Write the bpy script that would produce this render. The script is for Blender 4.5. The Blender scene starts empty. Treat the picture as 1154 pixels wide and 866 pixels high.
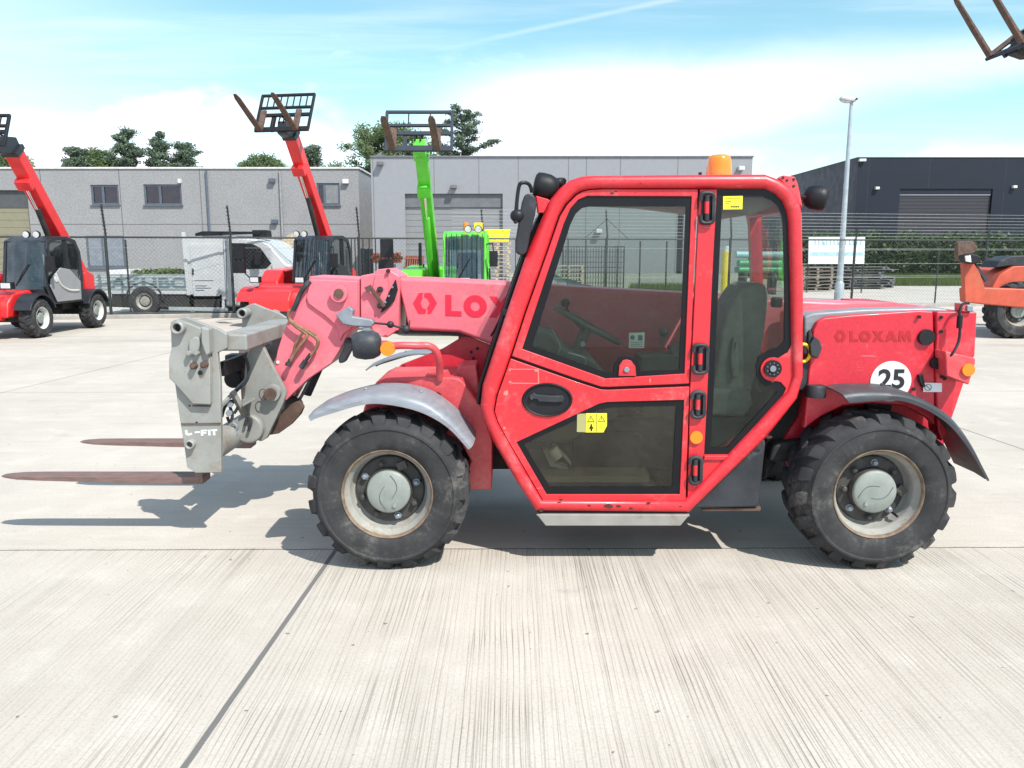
import bpy, bmesh, math, random
from mathutils import Vector, Matrix, noise
R = math.radians
PI = math.pi
random.seed(7)
SC = bpy.context.scene
COL = SC.collection

# ---------------------------------------------------------------- camera
H, F, CX, CY = 1.49, 900.0, 577.0, 433.0
PITCH = math.atan(147 / F)
cp, sp = math.cos(PITCH), math.sin(PITCH)
cd = bpy.data.cameras.new('camera'); cam = bpy.data.objects.new('camera', cd); COL.objects.link(cam)
cam.location = (0, 0, H); cam.rotation_euler = (PI / 2 - PITCH, 0, 0)
cd.sensor_width = 36; cd.lens = F / 1154 * 36; cd.clip_start = 0.05; cd.clip_end = 1500
SC.camera = cam

# ---------------------------------------------------------------- sky, sun, exposure
SC.view_settings.view_transform = 'Standard'; SC.view_settings.look = 'None'
SC.view_settings.exposure = 0.56; SC.view_settings.gamma = 1
SUN = Vector((0.51, -0.63, 1.0)).normalized()
W = bpy.data.worlds.new('World'); SC.world = W; W.use_nodes = True
wn = W.node_tree.nodes; wl = W.node_tree.links; wn.clear()
def _n(nt, typ, **kw):
    n = nt.nodes.new(typ)
    for k, v in kw.items(): setattr(n, k, v)
    return n
class NB:                                   # tiny node expression helper
    def __init__(s, nt): s.nt = nt
    def m(s, op, a, b=None, c=None, clamp=False):
        n = s.nt.nodes.new('ShaderNodeMath'); n.operation = op; n.use_clamp = clamp
        for i, v in enumerate((a, b, c)):
            if v is None: continue
            if isinstance(v, (int, float)): n.inputs[i].default_value = v
            else: s.nt.links.new(v, n.inputs[i])
        return n.outputs[0]
    def ss(s, v, lo, hi):
        n = s.nt.nodes.new('ShaderNodeMapRange'); n.interpolation_type = 'SMOOTHSTEP'
        s.nt.links.new(v, n.inputs[0]); n.inputs[1].default_value = lo; n.inputs[2].default_value = hi
        return n.outputs[0]
    def noise(s, vec, scale, detail=4, rough=.5, dist=0):
        n = s.nt.nodes.new('ShaderNodeTexNoise'); n.inputs['Scale'].default_value = scale
        n.inputs['Detail'].default_value = detail; n.inputs['Roughness'].default_value = rough
        n.inputs['Distortion'].default_value = dist
        if vec is not None: s.nt.links.new(vec, n.inputs['Vector'])
        return n.outputs[0]
    def vec(s, x, y, z):
        n = s.nt.nodes.new('ShaderNodeCombineXYZ')
        for i, v in enumerate((x, y, z)):
            if isinstance(v, (int, float)): n.inputs[i].default_value = v
            else: s.nt.links.new(v, n.inputs[i])
        return n.outputs[0]
    def sep(s, v):
        n = s.nt.nodes.new('ShaderNodeSeparateXYZ'); s.nt.links.new(v, n.inputs[0]); return n.outputs
    def mix(s, f, a, b, mode='MIX'):
        n = s.nt.nodes.new('ShaderNodeMix'); n.data_type = 'RGBA'; n.blend_type = mode
        for i, v in ((0, f), (6, a), (7, b)):
            if isinstance(v, (int, float)): n.inputs[i].default_value = v
            elif isinstance(v, tuple): n.inputs[i].default_value = (*v[:3], 1)
            else: s.nt.links.new(v, n.inputs[i])
        return n.outputs[2]
    def scalev(s, v, sc, loc=(0, 0, 0)):
        n = s.nt.nodes.new('ShaderNodeMapping'); n.inputs['Scale'].default_value = sc; n.inputs['Location'].default_value = loc
        s.nt.links.new(v, n.inputs[0]); return n.outputs[0]
b = NB(W.node_tree)
sky = _n(W.node_tree, 'ShaderNodeTexSky', sky_type='NISHITA', sun_disc=False)
sky.sun_elevation = math.asin(SUN.z); sky.sun_rotation = math.atan2(SUN.x, SUN.y); sky.air_density = 1.0; sky.dust_density = 0.6; sky.ozone_density = 1.0
tc = _n(W.node_tree, 'ShaderNodeTexCoord')
x, y, z = b.sep(tc.outputs['Generated'])
ya = b.m('MAXIMUM', b.m('ABSOLUTE', y), 0.15)
u = b.m('DIVIDE', x, ya); v = b.m('DIVIDE', z, ya)
P = b.vec(u, b.m('MULTIPLY', v, 2.2), b.m('MULTIPLY', y, 0.3))
n1 = b.noise(P, 3.2, 7, .58, .3); n2 = b.noise(P, 9.0, 5, .6); n3 = b.noise(b.scalev(P, (1.0, 7, 1), (3, 1, 0)), 2.2, 5, .6, .2)
# high streaks that rise to the right, as wide veils
d1 = b.m('SUBTRACT', v, b.m('ADD', 0.155, b.m('MULTIPLY', u, 0.125)))
wid = b.m('MAXIMUM', b.m('SUBTRACT', 0.052, b.m('MULTIPLY', u, 0.05)), 0.012)
band = b.m('SUBTRACT', 1.0, b.ss(b.m('DIVIDE', b.m('ABSOLUTE', b.m('ADD', d1, b.m('MULTIPLY', b.m('SUBTRACT', n1, .5), .06))), wid), 0.1, 2.0))
band = b.m('MULTIPLY', b.m('MULTIPLY', band, b.ss(u, -0.16, 0.05)), b.m('SUBTRACT', 0.95, b.m('MULTIPLY', b.ss(u, .12, .45), .55)))
# cumulus on the left and low over the roofs
low = b.ss(b.m('ADD', b.m('ADD', b.m('MULTIPLY', b.m('SUBTRACT', n1, .5), 1.5), b.m('MULTIPLY', b.m('SUBTRACT', n2, .5), .35)), b.m('SUBTRACT', 0.62, b.m('MULTIPLY', v, 3.4))), 0.0, 0.42)
low = b.m('MULTIPLY', low, b.m('SUBTRACT', 1.0, b.m('MULTIPLY', b.ss(u, -0.12, 0.2), b.ss(v, 0.10, 0.15))))
veil_fill = b.m('ADD', b.m('MULTIPLY', b.ss(n3, 0.42, 0.75), 0.16), b.m('MULTIPLY', b.m('ADD', .02, b.m('MULTIPLY', b.ss(n1, .45, .7), .4)), b.ss(b.m('ADD', b.m('MULTIPLY', y, -1.0), b.m('MULTIPLY', b.m('MAXIMUM', b.m('SUBTRACT', z, .45), 0), 1.2)), -.1, .6)))  # second term adds unseen cloud behind and overhead for fill light
# contrail
d2 = b.m('ABSOLUTE', b.m('SUBTRACT', v, b.m('ADD', 0.2565, b.m('MULTIPLY', u, 0.205))))
trail = b.m('MULTIPLY', b.m('SUBTRACT', 1.0, b.ss(b.m('ADD', d2, b.m('MULTIPLY', n2, .003)), 0.0016, 0.0062)), b.m('MULTIPLY', b.ss(u, -0.12, 0.05), 0.15))
cl = b.m('MINIMUM', b.m('ADD', b.m('ADD', b.m('MULTIPLY', b.m('SUBTRACT', 1.0, b.ss(v, 0.0, 0.26)), .20), b.m('MULTIPLY', b.m('SUBTRACT', 1.0, b.ss(u, -.68, -.28)), .22)), b.m('ADD', b.m('MAXIMUM', b.m('MAXIMUM', band, low), veil_fill), trail)), 1.0)
skyc = b.mix(1.0, sky.outputs[0], (1.28, 1.62, 1.36), 'MULTIPLY')
mixc = b.mix(cl, skyc, (11.2, 10.9, 13.2))
bg = _n(W.node_tree, 'ShaderNodeBackground'); bg.inputs[1].default_value = 0.10
wl.new(mixc, bg.inputs[0]); out = _n(W.node_tree, 'ShaderNodeOutputWorld'); wl.new(bg.outputs[0], out.inputs[0])
sd = bpy.data.lights.new('sun', 'SUN'); sd.energy = 4.4; sd.angle = R(0.53); sd.color = (1, .955, .89)
so = bpy.data.objects.new('sun', sd); COL.objects.link(so); so.rotation_euler = (-SUN).to_track_quat('-Z', 'Y').to_euler(); so.location = (5, -6, 10)

# ---------------------------------------------------------------- helpers
def ray(px, py):
    dx = (px - CX) / F; dz = -(py - CY) / F
    return Vector((dx, cp + dz * sp, -sp + dz * cp))
def pt(px, py, Y):                       # point of the photographed ray at depth Y
    r = ray(px, py); return Vector((0, 0, H)) + r * (Y / r.y)
def gp(px, py, z=0.0):                   # ground point seen at a pixel
    r = ray(px, py); return Vector((0, 0, H)) + r * ((z - H) / r.z)
def tag(o, label=None, cat=None, group=None, kind=None):
    if label: o['label'] = label
    if cat: o['category'] = cat
    if group: o['group'] = group
    if kind: o['kind'] = kind
    return o
def empty(name, loc=(0, 0, 0), parent=None, rz=0.0):
    o = bpy.data.objects.new(name, None); COL.objects.link(o); o.empty_display_size = .2
    o.location = loc; o.rotation_euler = (0, 0, rz)
    if parent: o.parent = parent
    return o
def copy_tree(o, parent=None):
    c = o.copy(); COL.objects.link(c); c.parent = parent
    for ch in list(o.children): copy_tree(ch, c)
    return c
def catmull(p, n=6, closed=False):
    p = [Vector(q) for q in p]; out = []
    N = len(p); rng = range(N if closed else N - 1)
    for i in rng:
        a = p[(i - 1) % N] if closed or i > 0 else p[0]; b_ = p[i]; c = p[(i + 1) % N]
        d = p[(i + 2) % N] if closed or i + 2 < N else p[-1]
        for k in range(n):
            t = k / n
            out.append(.5 * ((2 * b_) + (c - a) * t + (2 * a - 5 * b_ + 4 * c - d) * t * t + (3 * b_ - a - 3 * c + d) * t ** 3))
    if not closed: out.append(p[-1])
    return out
ORG = Vector((0, 0, 0))                   # world place of the thing whose parts are being built
class MB:
    def __init__(s): s.v = []; s.f = []; s.mi = []; s.cur = 0
    def _add(s, vs, fs):
        o = len(s.v); s.v += [Vector(q) for q in vs]
        for f in fs: s.f.append([i + o for i in f]); s.mi.append(s.cur)
        return s
    def box(s, c, size, rot=None):
        hx, hy, hz = [q / 2 for q in size]; M = rot or Matrix.Identity(3)
        vs = [Vector(c) + M @ Vector((i * hx, j * hy, k * hz)) for i in (-1, 1) for j in (-1, 1) for k in (-1, 1)]
        return s._add(vs, [(0, 1, 3, 2), (4, 6, 7, 5), (0, 4, 5, 1), (2, 3, 7, 6), (0, 2, 6, 4), (1, 5, 7, 3)])
    def bar(s, a, b_, w, h=None, up=(0, 0, 1)):
        a = Vector(a); b_ = Vector(b_); d = (b_ - a); L = d.length; d.normalize(); h = h or w
        up = Vector(up)
        if abs(d.dot(up)) > .98: up = Vector((1, 0, 0))
        sd_ = d.cross(up).normalized(); u_ = sd_.cross(d)
        M = Matrix((d, sd_, u_)).transposed()
        return s.box((a + b_) / 2, (L, w, h), M)
    def loft(s, rings, ring_closed=True, path_closed=False, caps=True):
        n = len(rings[0]); vs = [q for r in rings for q in r]; fs = []
        m = len(rings)
        for i in range(m if path_closed else m - 1):
            j = (i + 1) % m
            for k in range(n if ring_closed else n - 1):
                l = (k + 1) % n
                fs.append((i * n + k, i * n + l, j * n + l, j * n + k))
        if caps and not path_closed and ring_closed:
            fs.append(tuple(range(n))[::-1]); fs.append(tuple((m - 1) * n + k for k in range(n)))
        return s._add(vs, fs)
    def tube(s, path, r, seg=10, caps=True, closed=False):
        path = [Vector(p) for p in path]; rings = []; N = len(path); prev = None
        for i, p in enumerate(path):
            if closed: d = path[(i + 1) % N] - path[i - 1]
            else: d = path[min(i + 1, N - 1)] - path[max(i - 1, 0)]
            d.normalize()
            if prev is None:
                a = Vector((0, 0, 1)) if abs(d.z) < .9 else Vector((1, 0, 0))
                n_ = d.cross(a).normalized()
            else: n_ = (prev - d * prev.dot(d)).normalized()
            prev = n_; m_ = d.cross(n_); rr = r[i] if isinstance(r, (list, tuple)) else r
            rings.append([p + (n_ * math.cos(2 * PI * k / seg) + m_ * math.sin(2 * PI * k / seg)) * rr for k in range(seg)])
        return s.loft(rings, True, closed, caps)
    def lathe(s, prof, c, axis, seg=32, sx=1, caps=False):          # prof (radius, along axis)
        axis = Vector(axis).normalized(); a = Vector((0, 0, 1)) if abs(axis.z) < .9 else Vector((1, 0, 0))
        e1 = axis.cross(a).normalized(); e2 = axis.cross(e1); c = Vector(c)
        rings = [[c + axis * h + (e1 * math.cos(2 * PI * k / seg) * sx + e2 * math.sin(2 * PI * k / seg)) * max(r, 1e-4) for k in range(seg)] for r, h in prof]
        return s.loft(rings, True, False, caps)
    def cyl(s, a, b_, r, seg=20, r2=None):
        return s.tube([a, b_], [r, r if r2 is None else r2], seg)
    def poly(s, outer, off, holes=()):                              # 3-D planar outline extruded by a vector
        loops = [[Vector(q) for q in outer]] + [[Vector(q) for q in h] for h in holes]
        flat = [q for l in loops for q in l]; n = len(flat); off = Vector(off)
        if n <= 4 and not holes: tr = [tuple(range(n))]
        else:
            t = bmesh.new(); bv = [t.verts.new(q) for q in flat]; es = []; o = 0
            for i, q in enumerate(bv): q.index = i
            for l in loops:
                es += [t.edges.new((bv[o + i], bv[o + (i + 1) % len(l)])) for i in range(len(l))]; o += len(l)
            r = bmesh.ops.triangle_fill(t, use_beauty=True, use_dissolve=False, edges=es, normal=off.normalized())
            tr = [tuple(v_.index for v_ in f.verts) for f in r['geom'] if isinstance(f, bmesh.types.BMFace)]; t.free()
        vs = flat + [q + off for q in flat]; fs = [tuple(t) for t in tr] + [tuple(i + n for i in t)[::-1] for t in tr]
        o = 0
        for l in loops:
            m = len(l)
            for i in range(m): j = (i + 1) % m; fs.append((o + i, o + j, o + j + n, o + i + n))
            o += m
        return s._add(vs, fs)
    def plate(s, outer, Y, th, holes=()):                           # outline read off the photograph, at its real depth and thickness
        return s.poly([pt(a, c, Y) for a, c in outer], (0, th, 0), [[pt(a, c, Y) for a, c in h] for h in holes])
    def disc(s, px, py, Y, r, th, seg=28, rz=None):                 # short cylinder facing -Y; r in photo px
        c = pt(px, py, Y); rr = r / F * (pt(px, py, Y) - Vector((0, 0, H))).dot(Vector((0, cp, -sp)))
        sc_ = 1 if rz is None else rz / r
        return s.poly([c + Vector((math.cos(2 * PI * k / seg) * rr, 0, math.sin(2 * PI * k / seg) * rr * sc_)) for k in range(seg)], (0, th, 0))
    def ball(s, c, r, seg=16, sc=(1, 1, 1)):
        n = seg // 2; rings = []
        for i in range(n + 1):
            a = PI * i / n
            rings.append([Vector(c) + Vector((math.sin(a) * math.cos(2 * PI * k / seg) * r * sc[0] + 1e-5 * math.cos(k), math.sin(a) * math.sin(2 * PI * k / seg) * r * sc[1], math.cos(a) * r * sc[2])) for k in range(seg)])
        return s.loft(rings, True, False, False)
    def build(s, name, mats, parent=None, bevel=0, ang=38, seg=2, org=None):
        me = bpy.data.meshes.new(name)
        org = ORG
        me.from_pydata([tuple(q - org) for q in s.v], [], s.f)
        mats = mats if isinstance(mats, (list, tuple)) else [mats]
        for m in mats: me.materials.append(m)
        for p, i in zip(me.polygons, s.mi): p.material_index = i
        bm = bmesh.new(); bm.from_mesh(me)
        bmesh.ops.remove_doubles(bm, verts=bm.verts, dist=1e-5)
        bmesh.ops.recalc_face_normals(bm, faces=bm.faces); bm.to_mesh(me); bm.free()
        me.polygons.foreach_set('use_smooth', [True] * len(me.polygons))
        me.set_sharp_from_angle(angle=R(ang))
        o = bpy.data.objects.new(name, me); COL.objects.link(o)
        if parent: o.parent = parent
        if bevel:
            m = o.modifiers.new('bevel', 'BEVEL'); m.width = bevel; m.segments = seg; m.limit_method = 'ANGLE'; m.angle_limit = R(35); m.harden_normals = True
        return o
def text(body, size, mat_, name, parent, loc, rot=(PI / 2, 0, 0), off=0.0, ext=0.0006, sx=1, align='CENTER'):
    cu = bpy.data.curves.new('t', 'FONT'); cu.body = body; cu.size = size; cu.offset = off; cu.extrude = ext; cu.align_x = align; cu.align_y = 'CENTER'; cu.resolution_u = 4
    t = bpy.data.objects.new('t', cu); COL.objects.link(t); dg = bpy.context.evaluated_depsgraph_get()
    me = bpy.data.meshes.new_from_object(t.evaluated_get(dg)); bpy.data.objects.remove(t); bpy.data.curves.remove(cu)
    from mathutils import Euler
    M = Matrix.Translation(Vector(loc) - ORG) @ Euler(rot).to_matrix().to_4x4() @ Matrix.Diagonal((sx, 1, 1, 1)); me.transform(M)
    me.materials.clear(); me.materials.append(mat_); me.name = name
    o = bpy.data.objects.new(name, me); COL.objects.link(o); o.parent = parent
    return o

# ---------------------------------------------------------------- materials
def mat(name, col, rough=.5, metal=0.0, var=.12, scale=5.0, bump=0.0, bscale=80, dirt=None, damt=.3, dscale=3.0, coat=0, spec=.5, streak=None, fine=0.0, fscale=160, scratch=0.0):
    m = bpy.data.materials.new(name); m.use_nodes = True; nt = m.node_tree; nb = NB(nt)
    bs = nt.nodes['Principled BSDF']; tcn = nt.nodes.new('ShaderNodeTexCoord'); V = tcn.outputs['Object']
    if streak: V2 = nb.scalev(V, streak)
    else: V2 = V
    a = nb.ss(nb.noise(V2, scale, 5, .6), .3, .7)
    lo = tuple(max(c * (1 - var), 0) for c in col); hi = tuple(min(c * (1 + var), 1) for c in col)
    c = nb.mix(a, lo, hi)
    if fine:
        f = nb.ss(nb.noise(V, fscale, 3, .7), .3, .7); c = nb.mix(fine, c, nb.mix(f, tuple(q * .55 for q in col), tuple(min(q * 1.4, 1) for q in col)))
    if scratch:
        sc1 = nb.ss(nb.noise(nb.scalev(V, (6, 6, 75)), 1, 4, .65), .66, .70); sc2 = nb.ss(nb.noise(nb.scalev(V, (60, 6, 9), (3, 1, 2)), 1, 4, .65), .68, .72)
        c = nb.mix(nb.m('MULTIPLY', nb.m('MULTIPLY', nb.m('MAXIMUM', sc1, sc2), nb.ss(nb.noise(V, 1.7, 4), .42, .62)), scratch), c, (.58, .30, .29))
        c = nb.mix(nb.m('MULTIPLY', nb.ss(nb.noise(V, 19, 5, .7), .70, .74), scratch * .9), c, (.13, .035, .03))
    rr = nb.m('ADD', nb.m('MULTIPLY', nb.noise(V, scale * 3, 3), .25), rough - .125, clamp=True)
    if dirt:
        d = nb.ss(nb.m('ADD', nb.m('MULTIPLY', nb.noise(V, dscale, 8, .72), .75), nb.m('MULTIPLY', nb.noise(V, dscale * 9, 4, .7), .25)), .60 - damt * .22, .74 - damt * .1)
        c = nb.mix(nb.m('MULTIPLY', d, .85), c, dirt); rr = nb.m('MAXIMUM', rr, nb.m('MULTIPLY', d, .8))
    nt.links.new(c, bs.inputs['Base Color']); nt.links.new(rr, bs.inputs['Roughness'])
    bs.inputs['Metallic'].default_value = metal; bs.inputs['Coat Weight'].default_value = coat; bs.inputs['Specular IOR Level'].default_value = spec
    if bump:
        bn = nt.nodes.new('ShaderNodeBump'); bn.inputs['Strength'].default_value = bump; bn.inputs['Distance'].default_value = .004
        nt.links.new(nb.noise(V, bscale, 4, .6), bn.inputs['Height']); nt.links.new(bn.outputs[0], bs.inputs['Normal'])
    return m
def glassmat(name, tint, refl=1.0, dust=.05, dust_sheen=(.3, .32, .3)):
    m = bpy.data.materials.new(name); m.use_nodes = True; nt = m.node_tree; nt.nodes.clear(); nb = NB(nt)
    o = nt.nodes.new('ShaderNodeOutputMaterial'); t = nt.nodes.new('ShaderNodeBsdfTransparent'); t.inputs[0].default_value = (*tint, 1)
    g = nt.nodes.new('ShaderNodeBsdfGlossy'); g.inputs['Roughness'].default_value = .03
    d = nt.nodes.new('ShaderNodeBsdfDiffuse'); d.inputs[0].default_value = (*dust_sheen, 1)
    fr = nt.nodes.new('ShaderNodeFresnel'); fr.inputs[0].default_value = 1.5
    tcn = nt.nodes.new('ShaderNodeTexCoord')
    ds = nb.m('MULTIPLY', nb.m('ADD', nb.m('MULTIPLY', nb.ss(nb.noise(tcn.outputs['Object'], 2.2, 6, .65), .3, .8), .7), nb.m('MULTIPLY', nb.ss(nb.noise(nb.scalev(tcn.outputs['Object'], (34, 1, 34)), 1, 3, .7), .45, .8), .25)), dust * 2)
    m1 = nt.nodes.new('ShaderNodeMixShader'); nt.links.new(ds, m1.inputs[0]); nt.links.new(t.outputs[0], m1.inputs[1]); nt.links.new(d.outputs[0], m1.inputs[2])
    m2 = nt.nodes.new('ShaderNodeMixShader'); nt.links.new(nb.m('MULTIPLY', fr.outputs[0], refl, clamp=True), m2.inputs[0])
    nt.links.new(m1.outputs[0], m2.inputs[1]); nt.links.new(g.outputs[0], m2.inputs[2]); nt.links.new(m2.outputs[0], o.inputs[0])
    return m
M = {}
M['red'] = mat('red_paint', (.53, .018, .036), .40, var=.15, scale=2.2, fine=.22, fscale=55, scratch=.5, dirt=(.62, .13, .13), damt=.35, dscale=2.2, coat=.15, bump=.05, bscale=30)
M['redcab'] = mat('red_cab_paint', (.58, .020, .030), .38, var=.13, scale=2.5, dirt=(.60, .12, .12), damt=.42, dscale=4, coat=.15, fine=.22, fscale=55, bump=.06, bscale=25, scratch=.5)
M['redtop'] = mat('sun_faded_red_paint', (.60, .062, .075), .42, scratch=.4, fine=.2, fscale=50, var=.16, scale=3, dirt=(.66, .20, .18), damt=.6, dscale=2)
M['pink'] = mat('faded_boom_paint', (.66, .14, .18), .42, scratch=.35, fine=.15, fscale=60, var=.16, scale=1.6, dirt=(.60, .28, .28), damt=.35, dscale=2.5, streak=(.5, 1, 2))
M['letter'] = mat('red_lettering', (.62, .012, .045), .5, var=.08)
M['letter2'] = mat('faded_lettering', (.37, .008, .014), .5, var=.12)
M['grey'] = mat('worn_grey_paint', (.245, .25, .235), .5, var=.14, scale=4, dirt=(.21, .14, .085), damt=.5, dscale=6, bump=.12, bscale=40)
M['rust'] = mat('rusty_steel', (.10, .060, .045), .8, var=.35, scale=14, bump=.3, bscale=90, dirt=(.07, .04, .03), damt=.5)
M['forkrust'] = mat('fork_rust', (.18, .112, .098), .62, metal=.2, var=.2, scale=10, streak=(1, 6, 6), bump=.15, bscale=70)
M['pipe'] = mat('corroded_pipe', (.20, .115, .065), .7, var=.35, scale=25, bump=.3, bscale=120)
M['steel'] = mat('zinc_steel', (.25, .28, .32), .5, metal=.5, var=.15, scale=12)
M['chrome'] = mat('chrome_rod', (.75, .75, .76), .15, metal=1, var=.05)
M['black'] = mat('black_plastic', (.010, .0105, .013), .5, spec=.3, var=.25, scale=8, bump=.15, bscale=150)
M['greyplastic'] = mat('weathered_black_plastic', (.028, .031, .037), .55, spec=.35, var=.3, scale=6, dirt=(.085, .09, .105), damt=.3, dscale=4, bump=.1)
M['fender'] = mat('sun_bleached_fender', (.20, .215, .24), .45, var=.14, scale=9, dirt=(.15, .155, .17), damt=.3, dscale=11, streak=(1, 1, 5))
M['fenderdark'] = mat('dark_fender_plastic', (.036, .041, .05), .5, var=.25, scale=5, dirt=(.16, .11, .08), damt=.35, dscale=5)
M['dark'] = mat('dark_chassis', (.022, .021, .021), .75, var=.4, scale=9, dirt=(.07, .06, .05), damt=.4)
M['seal'] = mat('black_glass_border', (.006, .007, .009), .38, var=.2, spec=.25)
M['tyre'] = mat('tyre_rubber', (.036, .036, .038), .78, var=.25, scale=9, dirt=(.13, .122, .112), damt=.42, dscale=5, bump=.25, bscale=60, spec=.22)
M['sidewall'] = M['tyre']
M['rim'] = mat('rim_paint', (.29, .285, .26), .45, var=.16, scale=9, dirt=(.17, .12, .08), damt=.45, dscale=9)
M['rimedge'] = mat('rusty_rim_edge', (.17, .12, .08), .7, var=.35, scale=22)
M['hub'] = mat('hub_cap_paint', (.22, .245, .225), .5, var=.12, scale=10, dirt=(.18, .16, .12), damt=.25, dscale=12)
M['disc'] = mat('dark_wheel_disc', (.045, .043, .040), .65, var=.3, scale=14, dirt=(.12, .10, .08), damt=.3)
M['glass'] = glassmat('tinted_glass', (.72, .78, .74), .7, .02)
M['glassd'] = glassmat('dusty_lower_glass', (.78, .77, .70), .8, .10, (.15, .145, .12))
M['glassi'] = glassmat('clear_end_glass', (.80, .90, .87), .35, .02)
M['glassb'] = glassmat('machine_glass', (.50, .62, .62), 3.0, .10, (.34, .40, .42))  # pale teal dust tone stands in for sky reflections
M['orange'] = mat('orange_lens', (.78, .20, .005), .22, var=.06, coat=.5)
M['beacon'] = mat('beacon_lens', (.80, .22, .01), .18, var=.10, scale=12, coat=.5)
M['yellow'] = mat('yellow_sticker', (.80, .72, .03), .5, var=.06)
M['yellowp'] = mat('yellow_plastic', (.80, .58, .02), .4, var=.06)
M['white'] = mat('white_vinyl', (.66, .67, .68), .45, var=.04)
M['ink'] = mat('black_ink', (.012, .012, .014), .5, var=.05)
M['seat'] = mat('seat_fabric', (.21, .205, .20), .85, var=.15, scale=20, bump=.2)
M['lining'] = mat('cab_lining', (.16, .14, .12), .8, var=.15)
M['inner'] = mat('cab_interior', (.075, .085, .085), .6, var=.2)
M['stepgrey'] = mat('step_metal', (.27, .26, .24), .55, var=.12, dirt=(.18, .12, .08), damt=.3, metal=.1)
M['lamp'] = mat('lamp_glass', (.6, .62, .62), .12, metal=.4, var=.05)
# ================================================================ GROUND
def concrete(name, tracks):
    m = bpy.data.materials.new(name); m.use_nodes = True; nt = m.node_tree; nb = NB(nt); bs = nt.nodes['Principled BSDF']
    g = nt.nodes.new('ShaderNodeNewGeometry'); X, Y, Z = nb.sep(g.outputs['Position']); Pp = g.outputs['Position']
    big = nb.ss(nb.noise(Pp, .55, 6, .6), .3, .72); med = nb.noise(Pp, 3.5, 6, .65); fine = nb.noise(Pp, 90, 3, .7)
    col = nb.mix(big, (.41, .372, .325), (.485, .446, .395)); col = nb.mix(nb.m('MULTIPLY', nb.ss(med, .45, .8), .5), col, (.56, .525, .475))
    # broom marks: along Y on the front slabs, along X behind the joint
    nearm = nb.m('LESS_THAN', Y, 3.905)
    wob = nb.m('MULTIPLY', nb.m('SUBTRACT', nb.noise(Pp, .7, 2), .5), .03)
    gw = nb.m('MULTIPLY', nb.noise(nb.vec(nb.m('MULTIPLY', X, 3), nb.m('MULTIPLY', Y, .5), 1), 1, 3), 3.2)
    gl = nb.m('ABSOLUTE', nb.m('SUBTRACT', nb.m('FRACT', nb.m('ADD', nb.m('MULTIPLY', X, 47), gw)), .5))
    gm = nb.ss(nb.noise(nb.vec(nb.m('MULTIPLY', X, 14), nb.m('MULTIPLY', Y, .6), 5), 1, 4, .65), .38, .66)
    fa = nb.noise(nb.vec(nb.m('MULTIPLY', nb.m('ADD', X, wob), 120), nb.m('MULTIPLY', Y, .35), 0), 1, 3, .6)
    gl2 = nb.m('MAXIMUM', nb.m('MULTIPLY', nb.ss(gl, .34, .47), nb.m('ADD', .22, nb.m('MULTIPLY', gm, .95))), nb.m('MULTIPLY', nb.ss(fa, .55, .62), .8))
    f1b = nb.noise(nb.vec(nb.m('MULTIPLY', nb.m('ADD', X, wob), 11), nb.m('MULTIPLY', Y, .12), 3), 1, 2, .5)
    f2 = nb.noise(nb.vec(nb.m('MULTIPLY', X, 2.2), nb.m('MULTIPLY', nb.m('ADD', Y, wob), 38), 0), 1, 3, .6)
    f2b = nb.noise(nb.vec(nb.m('MULTIPLY', X, .35), nb.m('MULTIPLY', Y, 6), 9), 1, 4, .6)
    br1 = nb.m('ADD', gl2, nb.m('MULTIPLY', nb.ss(f1b, .58, .66), .20))
    br2 = nb.m('ADD', nb.m('MULTIPLY', nb.ss(f2, .45, .75), .22), nb.m('MULTIPLY', nb.ss(f2b, .5, .75), .22))
    leftfade = nb.m('ADD', .55, nb.m('MULTIPLY', nb.ss(X, -2.2, .5), .45))
    br = nb.m('ADD', nb.m('MULTIPLY', nb.m('MULTIPLY', br1, nearm), leftfade), nb.m('MULTIPLY', br2, nb.m('SUBTRACT', 1, nearm)))
    patch = nb.ss(nb.noise(Pp, 1.6, 4, .6), .35, .7)
    br = nb.m('MULTIPLY', br, nb.m('ADD', .35, nb.m('MULTIPLY', patch, .65)))
    col = nb.mix(nb.m('MULTIPLY', br, .80), col, (.155, .132, .105))
    col = nb.mix(nb.m('MULTIPLY', nb.ss(fine, .45, .8), .5), col, (.22, .20, .175))
    # stains
    st = nb.ss(nb.noise(nb.scalev(Pp, (1, 1.3, 1), (4, 2, 0)), 1.5, 6, .62), .62, .78)
    col = nb.mix(nb.m('MULTIPLY', st, .45), col, (.20, .195, .185))
    sp = nb.ss(nb.noise(Pp, 22, 2, .4), .745, .765); col = nb.mix(nb.m('MULTIPLY', sp, .75), col, (.10, .09, .08))
    if tracks:
        tr = nb.m('MULTIPLY', nb.ss(nb.noise(nb.vec(nb.m('MULTIPLY', X, .10), nb.m('MULTIPLY', Y, 1.0), 2), 1.3, 4, .6), .48, .7), nb.ss(Y, 9, 14)); col = nb.mix(nb.m('MULTIPLY', tr, .5), col, (.16, .15, .145))
    # joints between the slabs, sealed with bitumen
    jn = nb.noise(Pp, 7, 5, .7); jo = nb.m('MULTIPLY', nb.m('SUBTRACT', jn, .5), .022)
    def line(c, w, a=1.0):
        nonlocal col
        f = nb.m('SUBTRACT', 1, nb.ss(nb.m('ABSOLUTE', c), w * .6, w)); col = nb.mix(nb.m('MULTIPLY', f, a), col, (.055, .05, .048))
    sl = nb.m('MULTIPLY', X, .008)
    for y0 in (3.895, 8.6, 13.6): line(nb.m('ADD', nb.m('SUBTRACT', nb.m('SUBTRACT', Y, y0), sl), jo), .0065 + .003 * (y0 > 5), .85 if y0 < 5 else .55)
    gate = nearm
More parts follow.
